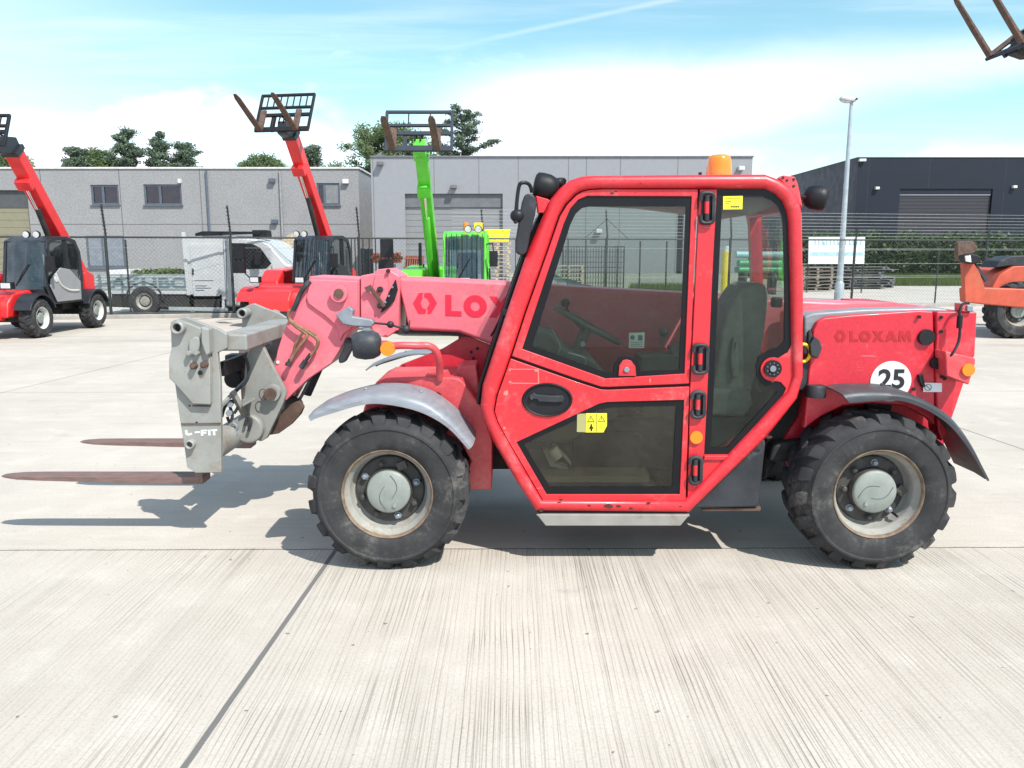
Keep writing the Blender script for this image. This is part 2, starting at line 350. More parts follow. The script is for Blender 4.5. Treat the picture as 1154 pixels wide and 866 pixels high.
    f = nb.m('SUBTRACT', 1, nb.ss(nb.m('ABSOLUTE', nb.m('ADD', nb.m('SUBTRACT', nb.m('ADD', X, 1.045), nb.m('MULTIPLY', Y, .038)), nb.m('MULTIPLY', jo, .25))), .010, .0125)); col = nb.mix(nb.m('MULTIPLY', nb.m('MULTIPLY', f, gate), .85), col, (.09, .09, .092))
    for x0, k in ((4.42, -.08), (-6.3, .09), (10.2, 0), (-12.5, 0)):
        f = nb.m('SUBTRACT', 1, nb.ss(nb.m('ABSOLUTE', nb.m('SUBTRACT', nb.m('SUBTRACT', X, x0), nb.m('MULTIPLY', Y, k))), .006, .011)); col = nb.mix(nb.m('MULTIPLY', nb.m('MULTIPLY', f, nb.m('SUBTRACT', 1, nearm)), .7), col, (.07, .065, .06))
    nt.links.new(col, bs.inputs['Base Color']); bs.inputs['Roughness'].default_value = .85; bs.inputs['Specular IOR Level'].default_value = .3
    bp_ = nt.nodes.new('ShaderNodeBump'); bp_.inputs['Strength'].default_value = .5; bp_.inputs['Distance'].default_value = .004
    nt.links.new(nb.m('ADD', nb.m('MULTIPLY', fine, .5), nb.m('MULTIPLY', br, -.8)), bp_.inputs['Height']); nt.links.new(bp_.outputs[0], bs.inputs['Normal'])
    return m
def sheet(name, pts, z, mat_):
    me = bpy.data.meshes.new(name); me.from_pydata([(a, c, z) for a, c in pts], [], [tuple(range(len(pts)))]); me.materials.append(mat_)
    o = bpy.data.objects.new(name, me); COL.objects.link(o); return tag(o, kind='structure')
M['earth'] = mat('dry_earth_gravel', (.30, .27, .23), .9, var=.25, scale=.8, bump=.5, bscale=30, fine=.5)
sheet('ground', [(-300, -60), (300, -60), (300, 500), (-300, 500)], -.012, M['earth'])
FA, FB = gp(0, 361), gp(1100, 345); FD = (FB - FA).normalized(); FNm = Vector((-FD.y, FD.x, 0))
def fl_(px):                                    # where a pixel column crosses the fence line
    k = (px - CX) / F; # X = k*t ; approximate along viewing plan
    r = ray(px, 300); r = Vector((r.x, r.y, 0)); # intersect with line FA + s FD
    den = r.x * FD.y - r.y * FD.x; s = (FA.x * r.y - FA.y * r.x) / den
    return FA + FD * s
Lf, Rf = FA - FD * 22, FB + FD * 25
M['concrete'] = concrete('concrete_slabs', True)
sheet('concrete_yard', [(-40, -30), (45, -30), (Rf.x, Rf.y), (Lf.x, Lf.y)], 0, M['concrete'])
M['yard2'] = mat('pale_gravel_yard', (.40, .375, .335), .9, var=.15, scale=.5, bump=.4, bscale=40, fine=.35)
sheet('gravel_yard', [(Lf.x, Lf.y), (Rf.x, Rf.y), (60, 60), (-60, 60)], -.004, M['yard2'])
M['curb'] = mat('concrete_kerb', (.30, .285, .26), .85, var=.2, scale=3, bump=.3)
m = MB(); m.bar(FA - FD * 20 + Vector((0, -.05, .04)), FB + FD * 20 + Vector((0, -.05, .04)), .22, .10); tag(m.build('kerb', M['curb'], None, .012), kind='structure')

# ================================================================ FENCE
ft = 1.86
M['fence'] = mat('dark_green_fence_steel', (.022, .028, .026), .5, var=.2)
M['wire'] = mat('galvanised_wire', (.30, .32, .32), .45, metal=.5, var=.15)
M['mesh'] = mat('dull_green_wire', (.055, .065, .062), .6, var=.2)
M['wired'] = mat('dark_coated_wire', (.035, .045, .042), .5, var=.2)
fo = empty('chain_link_fence', FA.lerp(FB, .5)); tag(fo, 'long dark chain link fence with barbed wire posts across the back of the yard', 'fence')
ORG = Vector(fo.location)
m = MB(); A = FA - FD * 12; Bq = FB + FD * 22; Lg = (Bq - A).length; st = .095; hh = ft - .06; n = int(Lg / st)
def thin(m, a, c, r):
    a = Vector(a); c = Vector(c); d = (c - a).normalized(); s1 = d.cross(FNm).normalized() * r; s2 = FNm * r
    rr = [s1, -s1 * .5 + s2 * .87, -s1 * .5 - s2 * .87]; o = len(m.v); m.v += [a + q for q in rr] + [c + q for q in rr]
    for k in range(3): l = (k + 1) % 3; m.f.append([o + k, o + l, o + 3 + l, o + 3 + k]); m.mi.append(0)
for i in range(-int(hh / st), n):
    for sg in (1, -1):
        s0 = i * st; s1_ = s0 + hh; z0, z1 = (.06, .06 + hh) if sg > 0 else (.06 + hh, .06)
        a0, a1 = s0, s1_
        if a0 < 0: z0 += (z1 - z0) * (-a0) / hh; a0 = 0
        if a1 > Lg: z1 -= (z1 - z0) * (a1 - Lg) / hh if a1 - a0 > 1e-6 else 0; a1 = Lg
        if a1 - a0 < .05: continue
        thin(m, A + FD * a0 + Vector((0, 0, z0)) + FNm * .004 * sg, A + FD * a1 + Vector((0, 0, z1)) + FNm * .004 * sg, .0019)
m.build('wire_mesh', M['mesh'], fo)
m = MB(); m.cyl(A + Vector((0, 0, ft)), Bq + Vector((0, 0, ft)), .021, 8); m.build('top_rail', M['fence'], fo)
for k in range(3):
    m = MB(); z_ = .12 + k * .75; m.cyl(A + Vector((0, -.01, z_)), Bq + Vector((0, -.01, z_)), .003, 5); m.build('tension_wire', M['wire'], fo)
sR = (fl_(683) - FA).dot(FD)
for k in range(8):
    m = MB(); z_ = ft + .09 + k * .088; m.cyl(FA + FD * (sR - 4) + Vector((0, -.02, z_)), Bq + Vector((0, -.02, z_)), .0036, 5); m.build('barbed_wire', M['wire'], fo)
for k in range(4):
    m = MB(); z_ = .45 + k * .38; m.cyl(fl_(900) + Vector((0, -.02, z_)), Bq + Vector((0, -.02, z_)), .0036, 5); m.build('barbed_wire', M['wire'], fo)
for px in (-300, -160, -19, 121, 261, 405, 544, 683, 822, 962, 1110, 1250, 1390, 1530, 1670, 1810, 1950):
    q = fl_(px); m = MB(); m.cyl(q, q + Vector((0, 0, ft + .04)), .034, 10); e = q + Vector((.02, 0, ft)); m.bar(e, e + Vector((-.05, 0, .74)), .032, .032)
    for k in range(8): c = e + Vector((-.05 * k / 8, -.02, .09 + k * .085)); m.box(c, (.062, .05, .018))
    m.build('post', M['fence'], fo)
q = fl_(683); m = MB(); m.bar(q + Vector((0, 0, ft + .5)), q + FD * .6 + Vector((0, 0, ft)), .014); m.bar(q + Vector((0, 0, ft + .5)), q - FD * .6 + Vector((0, 0, ft)), .014); m.build('post_brace', M['fence'], fo)
for px in (140, 333, 350, 752, 722, 1060):
    q = fl_(px) + Vector((0, .15, 0)); m = MB(); m.cyl(q, q + Vector((0, 0, ft - .05)), .022, 8); m.build('mid_post', M['fence'], fo)
for px in (397, 401, 410, 417, 424, 533, 537, 551, 581, 600, 612, 640, 660):
    q = fl_(px) + Vector((0, -.03, 0)); m = MB(); m.bar(q + Vector((0, 0, .05)), q + Vector((0, 0, ft)), .024); m.build('gate_bar', M['fence'], fo)
ORG = Vector((0, 0, 0))

# ================================================================ BUILDINGS
def P3(px, py, Y): return pt(px, py, Y)
def thing_at(name, loc, label, cat, group=None):
    global ORG
    o = empty(name, loc); tag(o, label, cat, group); ORG = Vector(loc); return o
M['render'] = mat('grey_brick_render', (.235, .235, .24), .9, var=.06, scale=1.2, bump=.4, bscale=25, fine=.38, fscale=13)
M['render2'] = mat('pale_grey_render', (.24, .24, .25), .9, var=.06, fine=.4, fscale=7)
M['joint'] = mat('wall_joint', (.10, .10, .105), .9)
M['trimw'] = mat('pale_roof_trim', (.55, .54, .52), .6)
M['frameg'] = mat('slate_window_frame', (.075, .095, .125), .5)
M['pane'] = glassmat('window_pane', (.18, .21, .24), 1.8, .03); 
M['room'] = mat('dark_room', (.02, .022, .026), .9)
M['shutter'] = mat('khaki_shutter', (.20, .185, .125), .6, var=.05)
YB = 40.0
bB = thing_at('office_building', (pt(150, 280, YB).x, YB + 7, 0), 'long grey brick building with small dark windows behind the white flatbed truck', 'building')
zt = pt(250, 190.5, YB).z; xl, xr = pt(-260, 300, YB).x, pt(405.5, 250, YB).x
def wall_with_holes(x0, x1, z0, z1, Y, th, holes, mat_, name, par):
    m = MB(); m.poly([(x0, Y, z0), (x1, Y, z0), (x1, Y, z1), (x0, Y, z1)], (0, th, 0), [[(a, Y, c), (b_, Y, c), (b_, Y, d), (a, Y, d)] for a, b_, c, d in holes]); return m.build(name, mat_, par)
def hole(x0, x1, y0, y1, Y): a = pt(x0, y1, Y); c = pt(x1, y0, Y); return (a.x, c.x, a.z, c.z)
wins = [hole(103.5, 133, 208.5, 231, YB), hole(163, 204, 208, 231.5, YB), hole(357.5, 382.5, 206.5, 231.5, YB), hole(99, 139, 266, 302, YB)]
gdoor = (pt(-70, 300, YB).x, pt(38.5, 300, YB).x, 0.0, pt(20, 214.5, YB).z)
wall_with_holes(xl, xr, 0, zt, YB, .3, wins + [(gdoor[0], gdoor[1], 0.02, gdoor[3])], M['render'], 'wall', bB)
m = MB(); m.box((xr - .15, YB + 7.3, zt / 2), (.30, 14, zt)); m.box((xl + .15, YB + 7.3, zt / 2), (.3, 14, zt)); m.box(((xl + xr) / 2, YB + 14.2, zt / 2), (xr - xl - .6, .3, zt)); m.build('side_wall', M['render2'], bB)
m = MB(); m.box(((xl + xr) / 2, YB + 7.2, zt - .25), (xr - xl - .7, 13.6, .2)); m.build('roof', M['trimw'], bB)
m = MB(); m.box(((xl + xr) / 2, YB + .15, zt + .04), (xr - xl + .1, .42, .08)); m.box((xr - .15, YB + 7.3, zt + .04), (.42, 13.8, .08)); m.build('roof_trim', M['trimw'], bB)
m = MB()
for px in (138, 228, 318, 50): q = pt(px, 250, YB); m.box((q.x, YB - .001, zt / 2), (.035, .006, zt - .02))
zj = pt(200, 253, YB).z; m.box(((gdoor[1] + xr) / 2, YB - .0015, zj), (xr - gdoor[1], .007, .03)); m.build('wall_joint', M['joint'], bB)
for k, (a, b_, c, d) in enumerate(wins):
    m = MB(); w_ = .09
    m.box(((a + b_) / 2, YB + .09, c + w_ / 2), (b_ - a, .09, w_)); m.box(((a + b_) / 2, YB + .09, d - w_ / 2), (b_ - a, .09, w_)); m.box((a + w_ / 2, YB + .09, (c + d) / 2), (w_, .09, d - c - 2 * w_)); m.box((b_ - w_ / 2, YB + .09, (c + d) / 2), (w_, .09, d - c - 2 * w_))
    mx = a + (b_ - a) * (.42 if k != 2 else .33); m.box((mx, YB + .09, (c + d) / 2), (.11, .088, d - c - 2 * w_)); m.box(((a + b_) / 2, YB - .03, c - .03), (b_ - a + .1, .12, .05)); f = m.build('window', M['frameg'], bB)
    m = MB(); m.box(((a + b_) / 2, YB + .11, (c + d) / 2), (b_ - a - .1, .012, d - c - .1)); m.build('pane', M['pane'], f)
    if k in (2, 3): m = MB(); x0_ = mx + .06 if k == 2 else a + .1; m.box(((x0_ + b_ - .1) / 2, YB + .06, (c + d) / 2), (b_ - .1 - x0_, .02, d - c - .2)); m.build('roller_blind', mat('grey_blind', (.17, .19, .22) if k == 3 else (.17, .175, .18), .7), f)
    if k == 2: m = MB(); m.box((a + .28, YB + .2, c + .45), (.18, .05, .45)); m.build('blue_curtain', mat('blue_item', (.08, .30, .42), .6), f)
    if k == 1: m = MB(); [m.box((mx + .3 + j * .25, YB + .16, c + .2), (.16, .08, .18 + .06 * (j % 2))) for j in range(5)]; m.build('window_clutter', M['trimw'], f)
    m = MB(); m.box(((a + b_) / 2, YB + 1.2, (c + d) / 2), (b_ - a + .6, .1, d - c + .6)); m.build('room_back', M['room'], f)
m = MB(); m.box(((gdoor[0] + gdoor[1]) / 2, YB + .20, gdoor[3] * .5 - .4), (gdoor[1] - gdoor[0], .06, gdoor[3] - .8)); 
for k in range(14): m.box(((gdoor[0] + gdoor[1]) / 2, YB + .165, .25 + k * .36), (gdoor[1] - gdoor[0], .012, .02)) if .25 + k * .36 < gdoor[3] - .9 else None
gd = m.build('roller_door', M['shutter'], bB)
m = MB(); m.box(((gdoor[0] + gdoor[1]) / 2, YB + .18, gdoor[3] - .42), (gdoor[1] - gdoor[0], .1, .80)); m.build('door_header', mat('dark_header', (.06, .065, .07), .6), gd)
for px, py in ((203.5, 204.5), (307, 204), (310, 250), (390, 205)):
    q = pt(px, py, YB); m = MB(); m.box(q + Vector((0, -.1, 0)), (.30 if px > 300 else .14, .2, .2)); m.build('wall_light', M['frameg'] if px > 300 and px < 380 else M['trimw'], bB, .02)
for px in (236, 318): m = MB(); q = pt(px, 250, YB); m.cyl((q.x, YB - .07, 0), (q.x, YB - .07, zt - .1), .05, 8); m.build('downpipe', M['frameg'] if px == 236 else M['render2'], bB)
# white hall behind
yh_ = 62.0; hp = [(-60, 200), (-60, 182), (0, 174.5), (30, 176), (60, 182.5), (92, 188), (92, 200)]
o_ = thing_at('industrial_hall', (pt(0, 280, yh_).x, yh_ + 5, 0), 'white curved roof of a hall rising behind the grey brick building', 'building')
outl = [pt(a, c, yh_) for a, c in hp[1:-1]]; m = MB(); m.poly([Vector((outl[0].x, yh_, 0))] + outl + [Vector((outl[-1].x, yh_, 0))], (0, 12, 0)); m.build('wall', mat('white_cladding', (.72, .74, .76), .6), o_)
# metal warehouse
YM = 33.0
M['clad'] = mat('light_grey_cladding', (.245, .25, .265), .45, var=.03, metal=.1)
M['clad2'] = mat('roller_door_grey', (.20, .203, .21), .5, var=.03); M['seam'] = mat('panel_seam', (.13, .13, .14), .6); M['plinth'] = mat('concrete_plinth', (.33, .33, .31), .8, var=.08)
o_ = thing_at('warehouse', (pt(632, 280, YM).x, YM + 8, 0), 'light grey metal clad warehouse with roller door behind the green telehandler', 'building')
x0, x1 = pt(419.5, 250, YM).x, pt(845, 250, YM).x; zt = pt(640, 177.5, YM).z
rd = hole(458.5, 566.5, 218.5, 330, YM); rd = (rd[0], rd[1], 0.02, rd[3]); dd = hole(761, 771, 233, 330, YM); dd = (dd[0], dd[1], .4, dd[3])
wall_with_holes(x0, x1, 0, zt, YM, .25, [rd, dd], M['clad'], 'wall', o_)
m = MB(); m.box((x0 + .12, YM + 9, zt / 2), (.25, 17.5, zt)); m.box((x1 - .12, YM + 9, zt / 2), (.25, 17.5, zt)); m.box(((x0 + x1) / 2, YM + 17.6, zt / 2), (x1 - x0 - .5, .25, zt)); m.build('side_wall', M['clad'], o_)
m = MB(); m.box(((x0 + x1) / 2, YM + 9, zt - .3), (x1 - x0 - .5, 17, .1)); m.build('roof', M['clad2'], o_)
m = MB(); m.box(((x0 + x1) / 2, YM + .12, zt + .03), (x1 - x0 + .06, .34, .06)); m.poly([(x0 + .0, YM + .3, zt), (x0 + .0, YM + 2.5, zt), (x0 + .0, YM + 2.5, zt + .5)], (.08, 0, 0)); m.build('roof_trim', M['seam'], o_)
m = MB()
for px in (422, 490, 540, 584, 640, 660, 698, 762, 800): q = pt(px + 0, 250, YM).x; m.box((q, YM - .002, (zt + rd[3]) / 2 if rd[0] < q < rd[1] else zt / 2), (.025, .008, zt - rd[3] if rd[0] < q < rd[1] else zt)) 
m.build('panel_seam', M['seam'], o_)
m = MB(); m.box(((rd[0] + rd[1]) / 2, YM + .2, rd[3] / 2 - .2), (rd[1] - rd[0], .05, rd[3] - .6))
for k in range(16):
    if .2 + k * .24 < rd[3] - .5: m.box(((rd[0] + rd[1]) / 2, YM + .17, .2 + k * .24), (rd[1] - rd[0], .012, .015))
dr = m.build('roller_door', M['clad2'], o_); m = MB(); m.box(((rd[0] + rd[1]) / 2, YM + .16, rd[3] - .27), (rd[1] - rd[0], .1, .52)); m.build('door_header', mat('door_header_grey', (.12, .125, .135), .5), dr)
m = MB(); m.box(((rd[1] + x1) / 2, YM - .06, .32), (x1 - rd[1] - .3, .14, .72)); m.build('plinth', M['plinth'], o_)
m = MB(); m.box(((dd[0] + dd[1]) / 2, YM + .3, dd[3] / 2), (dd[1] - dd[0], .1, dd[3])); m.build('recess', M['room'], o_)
for px, py in ((511.5, 211), (834, 190.5), (674.5, 261), (429, 185)):
    q = pt(px, py, YM); m = MB(); m.box(q + Vector((0, -.14, 0)), (.24, .28, .16)); m.build('wall_light', M['trimw'] if px > 600 else M['seam'], o_, .03)
# black warehouse
YK = 62.0
M['blackclad'] = mat('anthracite_cladding', (.007, .012, .022), .5, spec=.35, var=.08, scale=.5); M['blackdoor'] = mat('anthracite_door', (.030, .029, .036), .5, var=.05)
cx0 = pt(962.5, 250, YK).x; zt = pt(1000, 178, YK).z
o_ = thing_at('warehouse', (cx0 + 10, YK + 10, 0), 'black flat roofed warehouse on the right behind the hedge', 'building')
kd = hole(1008, 1119, 213, 300, YK); kd = (kd[0], kd[1], 0.02, kd[3])
wall_with_holes(cx0, cx0 + 40, 0, zt, YK, .25, [kd], M['blackclad'], 'wall', o_)
for x_ in (cx0 + .12, cx0 + 39.9): m = MB(); m.box((x_, YK + 14, zt / 2), (.25, 27.5, zt)); m.build('side_wall', M['blackclad'], o_)
m = MB(); m.box((cx0 + 20, YK + 14, zt - .3), (39.4, 27, .1)); m.build('roof', M['blackdoor'], o_)
m = MB(); m.box((cx0 + 20, YK + .12, zt + .03), (40.1, .34, .06)); m.box((cx0 + .12, YK + 14, zt + .03), (.34, 27.4, .058)); m.build('roof_trim', M['seam'], o_)
m = MB(); m.box(((kd[0] + kd[1]) / 2, YK + .20, kd[3] / 2 - .2), (kd[1] - kd[0] + .1, .05, kd[3] - .5)); 
for k in range(24): m.box(((kd[0] + kd[1]) / 2, YK + .16, .2 + k * .26), (kd[1] - kd[0] - .2, .012, .016)) if .2 + k * .26 < kd[3] - .5 else None
dr = m.build('roller_door', M['blackdoor'], o_); m = MB(); m.box(((kd[0] + kd[1]) / 2, YK + .14, kd[3] - .22), (kd[1] - kd[0], .1, .42)); m.build('door_header', M['blackclad'], dr)
m = MB(); q = pt(1047, 200, YK).x; m.box((q, YK - .002, (zt + kd[3]) / 2), (.03, .008, zt - kd[3]));
for px in (975, 1128): m.box((pt(px, 250, YK).x, YK - .002, zt / 2), (.025, .008, zt))
m.build('panel_seam', M['blackdoor'], o_)
for px, py, w_ in ((971, 181, .5), (987.5, 212.5, .3), (1142, 211, .3)):
    q = pt(px, py, YK); m = MB(); m.box(q + Vector((0, -.14, 0)), (w_, .28, .2)); m.build('wall_light', M['trimw'], o_, .03)
m = MB(); q0 = pt(1138, 262, YK - 2); m.poly([pt(1136, 268, 34), pt(1175, 268, 34), pt(1175, 175, 34)], (0, .2, 0)); 
ORG = Vector((0, 0, 0))

# ================================================================ LAMP POST, BANNER, GOODS
q = gp(945, 338); o_ = thing_at('lamp_post', q, 'tall galvanised lamp post with a flat lamp head beyond the fence on the right', 'lamp post')
M['galv'] = mat('galvanised_post', (.36, .40, .43), .45, metal=.3, var=.1)
tp = pt(957, 116, q.y); m = MB(); m.cyl(q, q + Vector((0, 0, .02)), .16, 14); m.tube([q, q + Vector((0, 0, .52)), q + Vector((0, 0, .60))], [.145, .145, .10], 16); m.tube([q + Vector((0, 0, .6)), Vector((q.x, q.y, tp.z))], [.10, .052], 16); m.build('post', M['galv'], o_)
Rt = Matrix.Rotation(R(8), 3, 'Y'); lc = Vector((q.x - .13, q.y, tp.z + .09)); m = MB()
m.loft([[lc + Rt @ Vector((a * sx_ , c * sy_, h_)) for a, c in ((1, .6), (.6, 1), (-.6, 1), (-1, .6), (-1, -.6), (-.6, -1), (.6, -1), (1, -.6))] for sx_, sy_, h_ in ((.20, .11, -.05), (.235, .135, -.035), (.24, .14, .02), (.19, .10, .085), (.10, .05, .10))]); m.build('lamp_head', mat('lamp_head_grey', (.42, .43, .44), .5), o_, .008)
m = MB(); m.loft([[lc + Rt @ Vector((a * sx_ - .04, c * sy_, h_)) for a, c in ((1, .6), (.6, 1), (-.6, 1), (-1, .6), (-1, -.6), (-.6, -1), (.6, -1), (1, -.6))] for sx_, sy_, h_ in ((.08, .05, -.10), (.14, .09, -.08), (.155, .10, -.0505))]); m.build('lamp_glass', M['lamp'], o_); m = MB(); m.cyl((q.x + .10, q.y - .15, tp.z + .09), (q.x + .10, q.y - .12, tp.z + .09), .035, 12); m.build('sensor', M['ink'], o_)
yb = 31.0; o_ = thing_at('banner', Vector((pt(943, 280, yb).x, yb, 0)), 'white banner with washed out teal lettering standing among stacked timber', 'sign')
m = MB(); m.plate([(911.5, 267.5), (975, 267.5), (974, 297.5), (911, 297.5)], yb, .03); bn_ = m.build('banner_sheet', M['white'], o_)
tl = mat('teal_lettering', (.22, .42, .44), .6)
m = MB(); rs = random.Random(2); x_ = 918.0
while x_ < 971: m.plate([(x_, 271.5), (x_ + 1.1, 271.5), (x_ + 1.1, 276.5), (x_, 276.5)], yb - .003, .002); m.plate([(x_, 271.4 + rs.choice((0, 2, 4.4))), (x_ + 3, 271.4 + rs.choice((0, 2, 4.4))), (x_ + 3, 276.9), (x_, 276.4)], yb - .0025, .001) if rs.random() < .5 else None; x_ += 4.3
m.build('banner_lettering', tl, bn_)
m = MB(); m.plate([(913, 284.5), (973, 284.5), (973, 288.5), (913, 289)], yb - .002, .002); m.build('banner_stripe', mat('pale_teal_stripe', (.34, .52, .56), .6), bn_)
for px in (912, 950, 974): m = MB(); m.cyl((pt(px, 290, yb).x, yb + .06, 0), (pt(px, 290, yb).x, yb + .06, 2.1), .03, 8); m.build('banner_post', M['fence'], o_)
M['wood'] = mat('weathered_timber', (.23, .19, .15), .8, var=.3, scale=8, streak=(.4, 4, 4)); M['wood2'] = mat('pale_timber', (.42, .35, .25), .8, var=.25, scale=8); M['slate'] = mat('grey_planks', (.13, .13, .135), .7, var=.3, scale=8)
def pallet_stack(px, py, Y, w, d, n, mat_, label, name='timber_stack', hgt=.13, rz=0, jit=.04, seed=1, cat='stack of timber', group=None):
    q = gp(px, py) if Y is None else Vector((pt(px, py, Y).x, Y, 0)); o = thing_at(name, q, label, cat, group); rs = random.Random(seed); z = 0
    for k in range(n):
        m = MB(); nx = 5; dx = rs.uniform(-jit, jit)
        for i in range(3): m.box((q.x + dx + (i - 1) * w * .44, q.y, z + hgt * .35), (.09, d, hgt * .62))
        for i in range(nx): m.box((q.x + dx + rs.uniform(-.01, .01), q.y - d / 2 + (i + .5) * d / nx, z + hgt * .8), (w * rs.uniform(.97, 1.03), d / nx * .8, hgt * .2))
        m.build('pallet' if mat_ != M['slate'] else 'plank_layer', mat_, o); z += hgt + .006
    return o
g_ = 'timber and pallet stacks behind the fence'
pallet_stack(916, 327, None, 1.3, .9, 7, M['wood'], 'stack of brown pallets under the left edge of the white banner', seed=1, group=g_)
pallet_stack(941, 326, None, 1.1, .9, 6, M['slate'], 'stack of grey boards beneath the banner beside the lamp post', seed=2, group=g_, name='board_stack')
pallet_stack(984, 324, None, 1.5, 1.0, 3, M['slate'], 'low stack of dark grey planks right of the lamp post', seed=3, hgt=.16, group=g_, name='board_stack')
pallet_stack(953, 325.5, None, 3.4, .9, 9, M['slate'], 'long rack of thin grey boards directly behind the banner', seed=4, hgt=.10, group=g_, jit=.3, name='board_stack')
pallet_stack(561, 333, None, .9, .8, 14, M['wood2'], 'stack of pale pallets topped by a yellow crate left of the cab', seed=5, group=g_)
pallet_stack(640, 333, None, 1.1, .8, 8, M['wood2'], 'stack of pallets with yellowish boards seen through the cab window', seed=6, group=g_)
pallet_stack(588, 334, None, .7, .8, 6, M['wood2'], 'short pile of pallets right of the yellow crate', seed=8, group=g_)
q = gp(561, 333); zc = 14 * .136; o_ = thing_at('crate', Vector((q.x, q.y, zc)), 'bright yellow plastic crate on top of a pallet stack', 'crate'); m = MB()
m.loft([[Vector((q.x + a * s1, q.y + c * s1 * .8, zc + h_)) for a, c in ((.5, .5), (-.5, .5), (-.5, -.5), (.5, -.5))] for s1, h_ in ((.80, 0), (.86, .38), (.92, .38), (.92, .43), (.84, .43), (.78, .1))]); m.build('crate_shell', mat('bright_yellow_plastic', (.85, .80, .02), .45), o_, .01)
q = gp(437, 334); o_ = thing_at('sweeper_brush', q, 'rust coloured cylindrical sweeping brush on a grey block', 'brush'); m = MB(); m.box((q.x, q.y, .56), (.55, .5, 1.12)); m.build('support_block', M['slate'], o_, .02)
m = MB(); rs = random.Random(4)
for k in range(700): a = rs.uniform(0, 2 * PI); x_ = q.x + rs.uniform(-.5, .5); c = Vector((x_, q.y, 1.34)); d = Vector((rs.uniform(-.1, .1), math.cos(a), math.sin(a))); m.bar(c + d * .05, c + d * rs.uniform(.17, .2), .012)
m.build('bristles', mat('rust_brown_bristles', (.26, .07, .03), .8, var=.3), o_); m = MB(); m.cyl((q.x - .56, q.y, 1.34), (q.x + .56, q.y, 1.34), .06, 12); m.build('axle', M['dark'], o_)
q = gp(466, 334); o_ = thing_at('chair_stack', q, 'stack of red brown slatted crates left of the green telehandler', 'crate'); m = MB()
for k in range(8): m.box((q.x - .28 + k * .08, q.y, .72), (.045, .5, 1.40), Matrix.Rotation(R(6), 3, 'Y'))
for k in range(5): m.box((q.x, q.y, .12 + k * .30), (.66, .52, .035))
m.build('slats', mat('terracotta_slats', (.24, .08, .05), .7, var=.2), o_)
o_['label'] = 'stack of red brown slatted crates left of the green telehandler'; o_.name = 'slatted_crate'
q = gp(608, 334); o_ = thing_at('metal_cabinet', q, 'blue grey ribbed metal container beside the pallets, half behind the cab pillar', 'container'); m = MB()
m.box((q.x - .25, q.y, .52), (.62, .6, 1.04)); [m.box((q.x - .53 + k * .08, q.y - .31, .52), (.035, .03, 1.0)) for k in range(8)]; m.build('container_shell', mat('blue_grey_metal', (.15, .19, .23), .5), o_, .01)
# mesh cage seen through the cab window
q = gp(668, 331); o_ = thing_at('mesh_cage', q, 'dark wire mesh cage with goods seen through the cab window', 'cage'); m = MB()
W2, H2, D2 = 2.3, 1.75, 1.1
for xx in [(-W2 / 2) + i * W2 / 22 for i in range(23)]: m.cyl((q.x + xx, q.y, 0), (q.x + xx, q.y, H2), .011, 5); m.cyl((q.x + xx, q.y + D2, 0), (q.x + xx, q.y + D2, H2), .008, 5)
for zz in [i * H2 / 9 for i in range(10)]: m.cyl((q.x - W2 / 2, q.y, zz), (q.x + W2 / 2, q.y, zz), .010, 5); m.cyl((q.x - W2 / 2, q.y + D2, zz), (q.x + W2 / 2, q.y + D2, zz), .008, 5)
for xx in (-W2 / 2, W2 / 2, W2 / 2 - .25): m.bar((q.x + xx, q.y, 0), (q.x + xx, q.y, H2), .05); m.bar((q.x + xx, q.y, H2), (q.x + xx, q.y + D2, H2), .04)
m.build('cage_bars', M['fence'], o_)
q = gp(628, 334); o_ = thing_at('tarpaulin_heap', q, 'heap of dark folded tarpaulin lying by the fence, seen through the cab window', 'tarpaulin'); m = MB()
rings = []
for i in range(14):
    t = i / 13; rings.append([Vector((q.x + .5 - 1.2 + t * 3.0, q.y + math.cos(a) * .5, max(.0, math.sin(a)) * (.85 * (1 - t) ** 1.2 + .10) + .04 * math.sin(i * 2.3 + a * 5))) for a in [PI * k / 14 for k in range(15)]])
m.loft(rings, False); m.build('tarpaulin', mat('dark_tarpaulin', (.03, .05, .055), .45, var=.3), o_)
o_ = thing_at('site_toilet', gp(817, 334), 'small yellow bollard seen through the rear side window of the cab', 'bollard'); q = gp(817, 334); m = MB(); m.cyl(q, q + Vector((0, 0, 1.55)), .16, 16); m.build('bollard_body', M['yellowp'], o_); o_.name = 'bollard'
m = MB(); m.cyl(q + Vector((0, 0, 1.55)), q + Vector((0, 0, 1.75)), .11, 14); m.build('bollard_cap', M['white'], o_)
q = gp(868, 330); o_ = thing_at('pipe_bundle', gp(868, 332), 'bundle of green pipes lying beyond the fence, seen through the rear cab window', 'pipe bundle'); q = gp(868, 332); m = MB()
for k in range(5): m.cyl((q.x - 1.2, q.y + (k % 3) * .25, .9 + .24 * (k // 3)), (q.x + .35, q.y + (k % 3) * .25, .9 + .24 * (k // 3)), .11, 12)
m.build('green_pipe', mat('green_pipe', (.03, .30, .12), .4), o_); m = MB(); [m.box((q.x + a, q.y + .2, .39), (.1, .8, .78)) for a in (-1.0, .1)]; m.build('pipe_rack', M['dark'], o_)
m = MB(); m.cyl((q.x - 1.3, q.y + .1, 1.45), (q.x + .4, q.y + .1, 1.45), .12, 12); m.build('pale_pipe', mat('pale_blue_pipe', (.30, .50, .52), .4), o_)
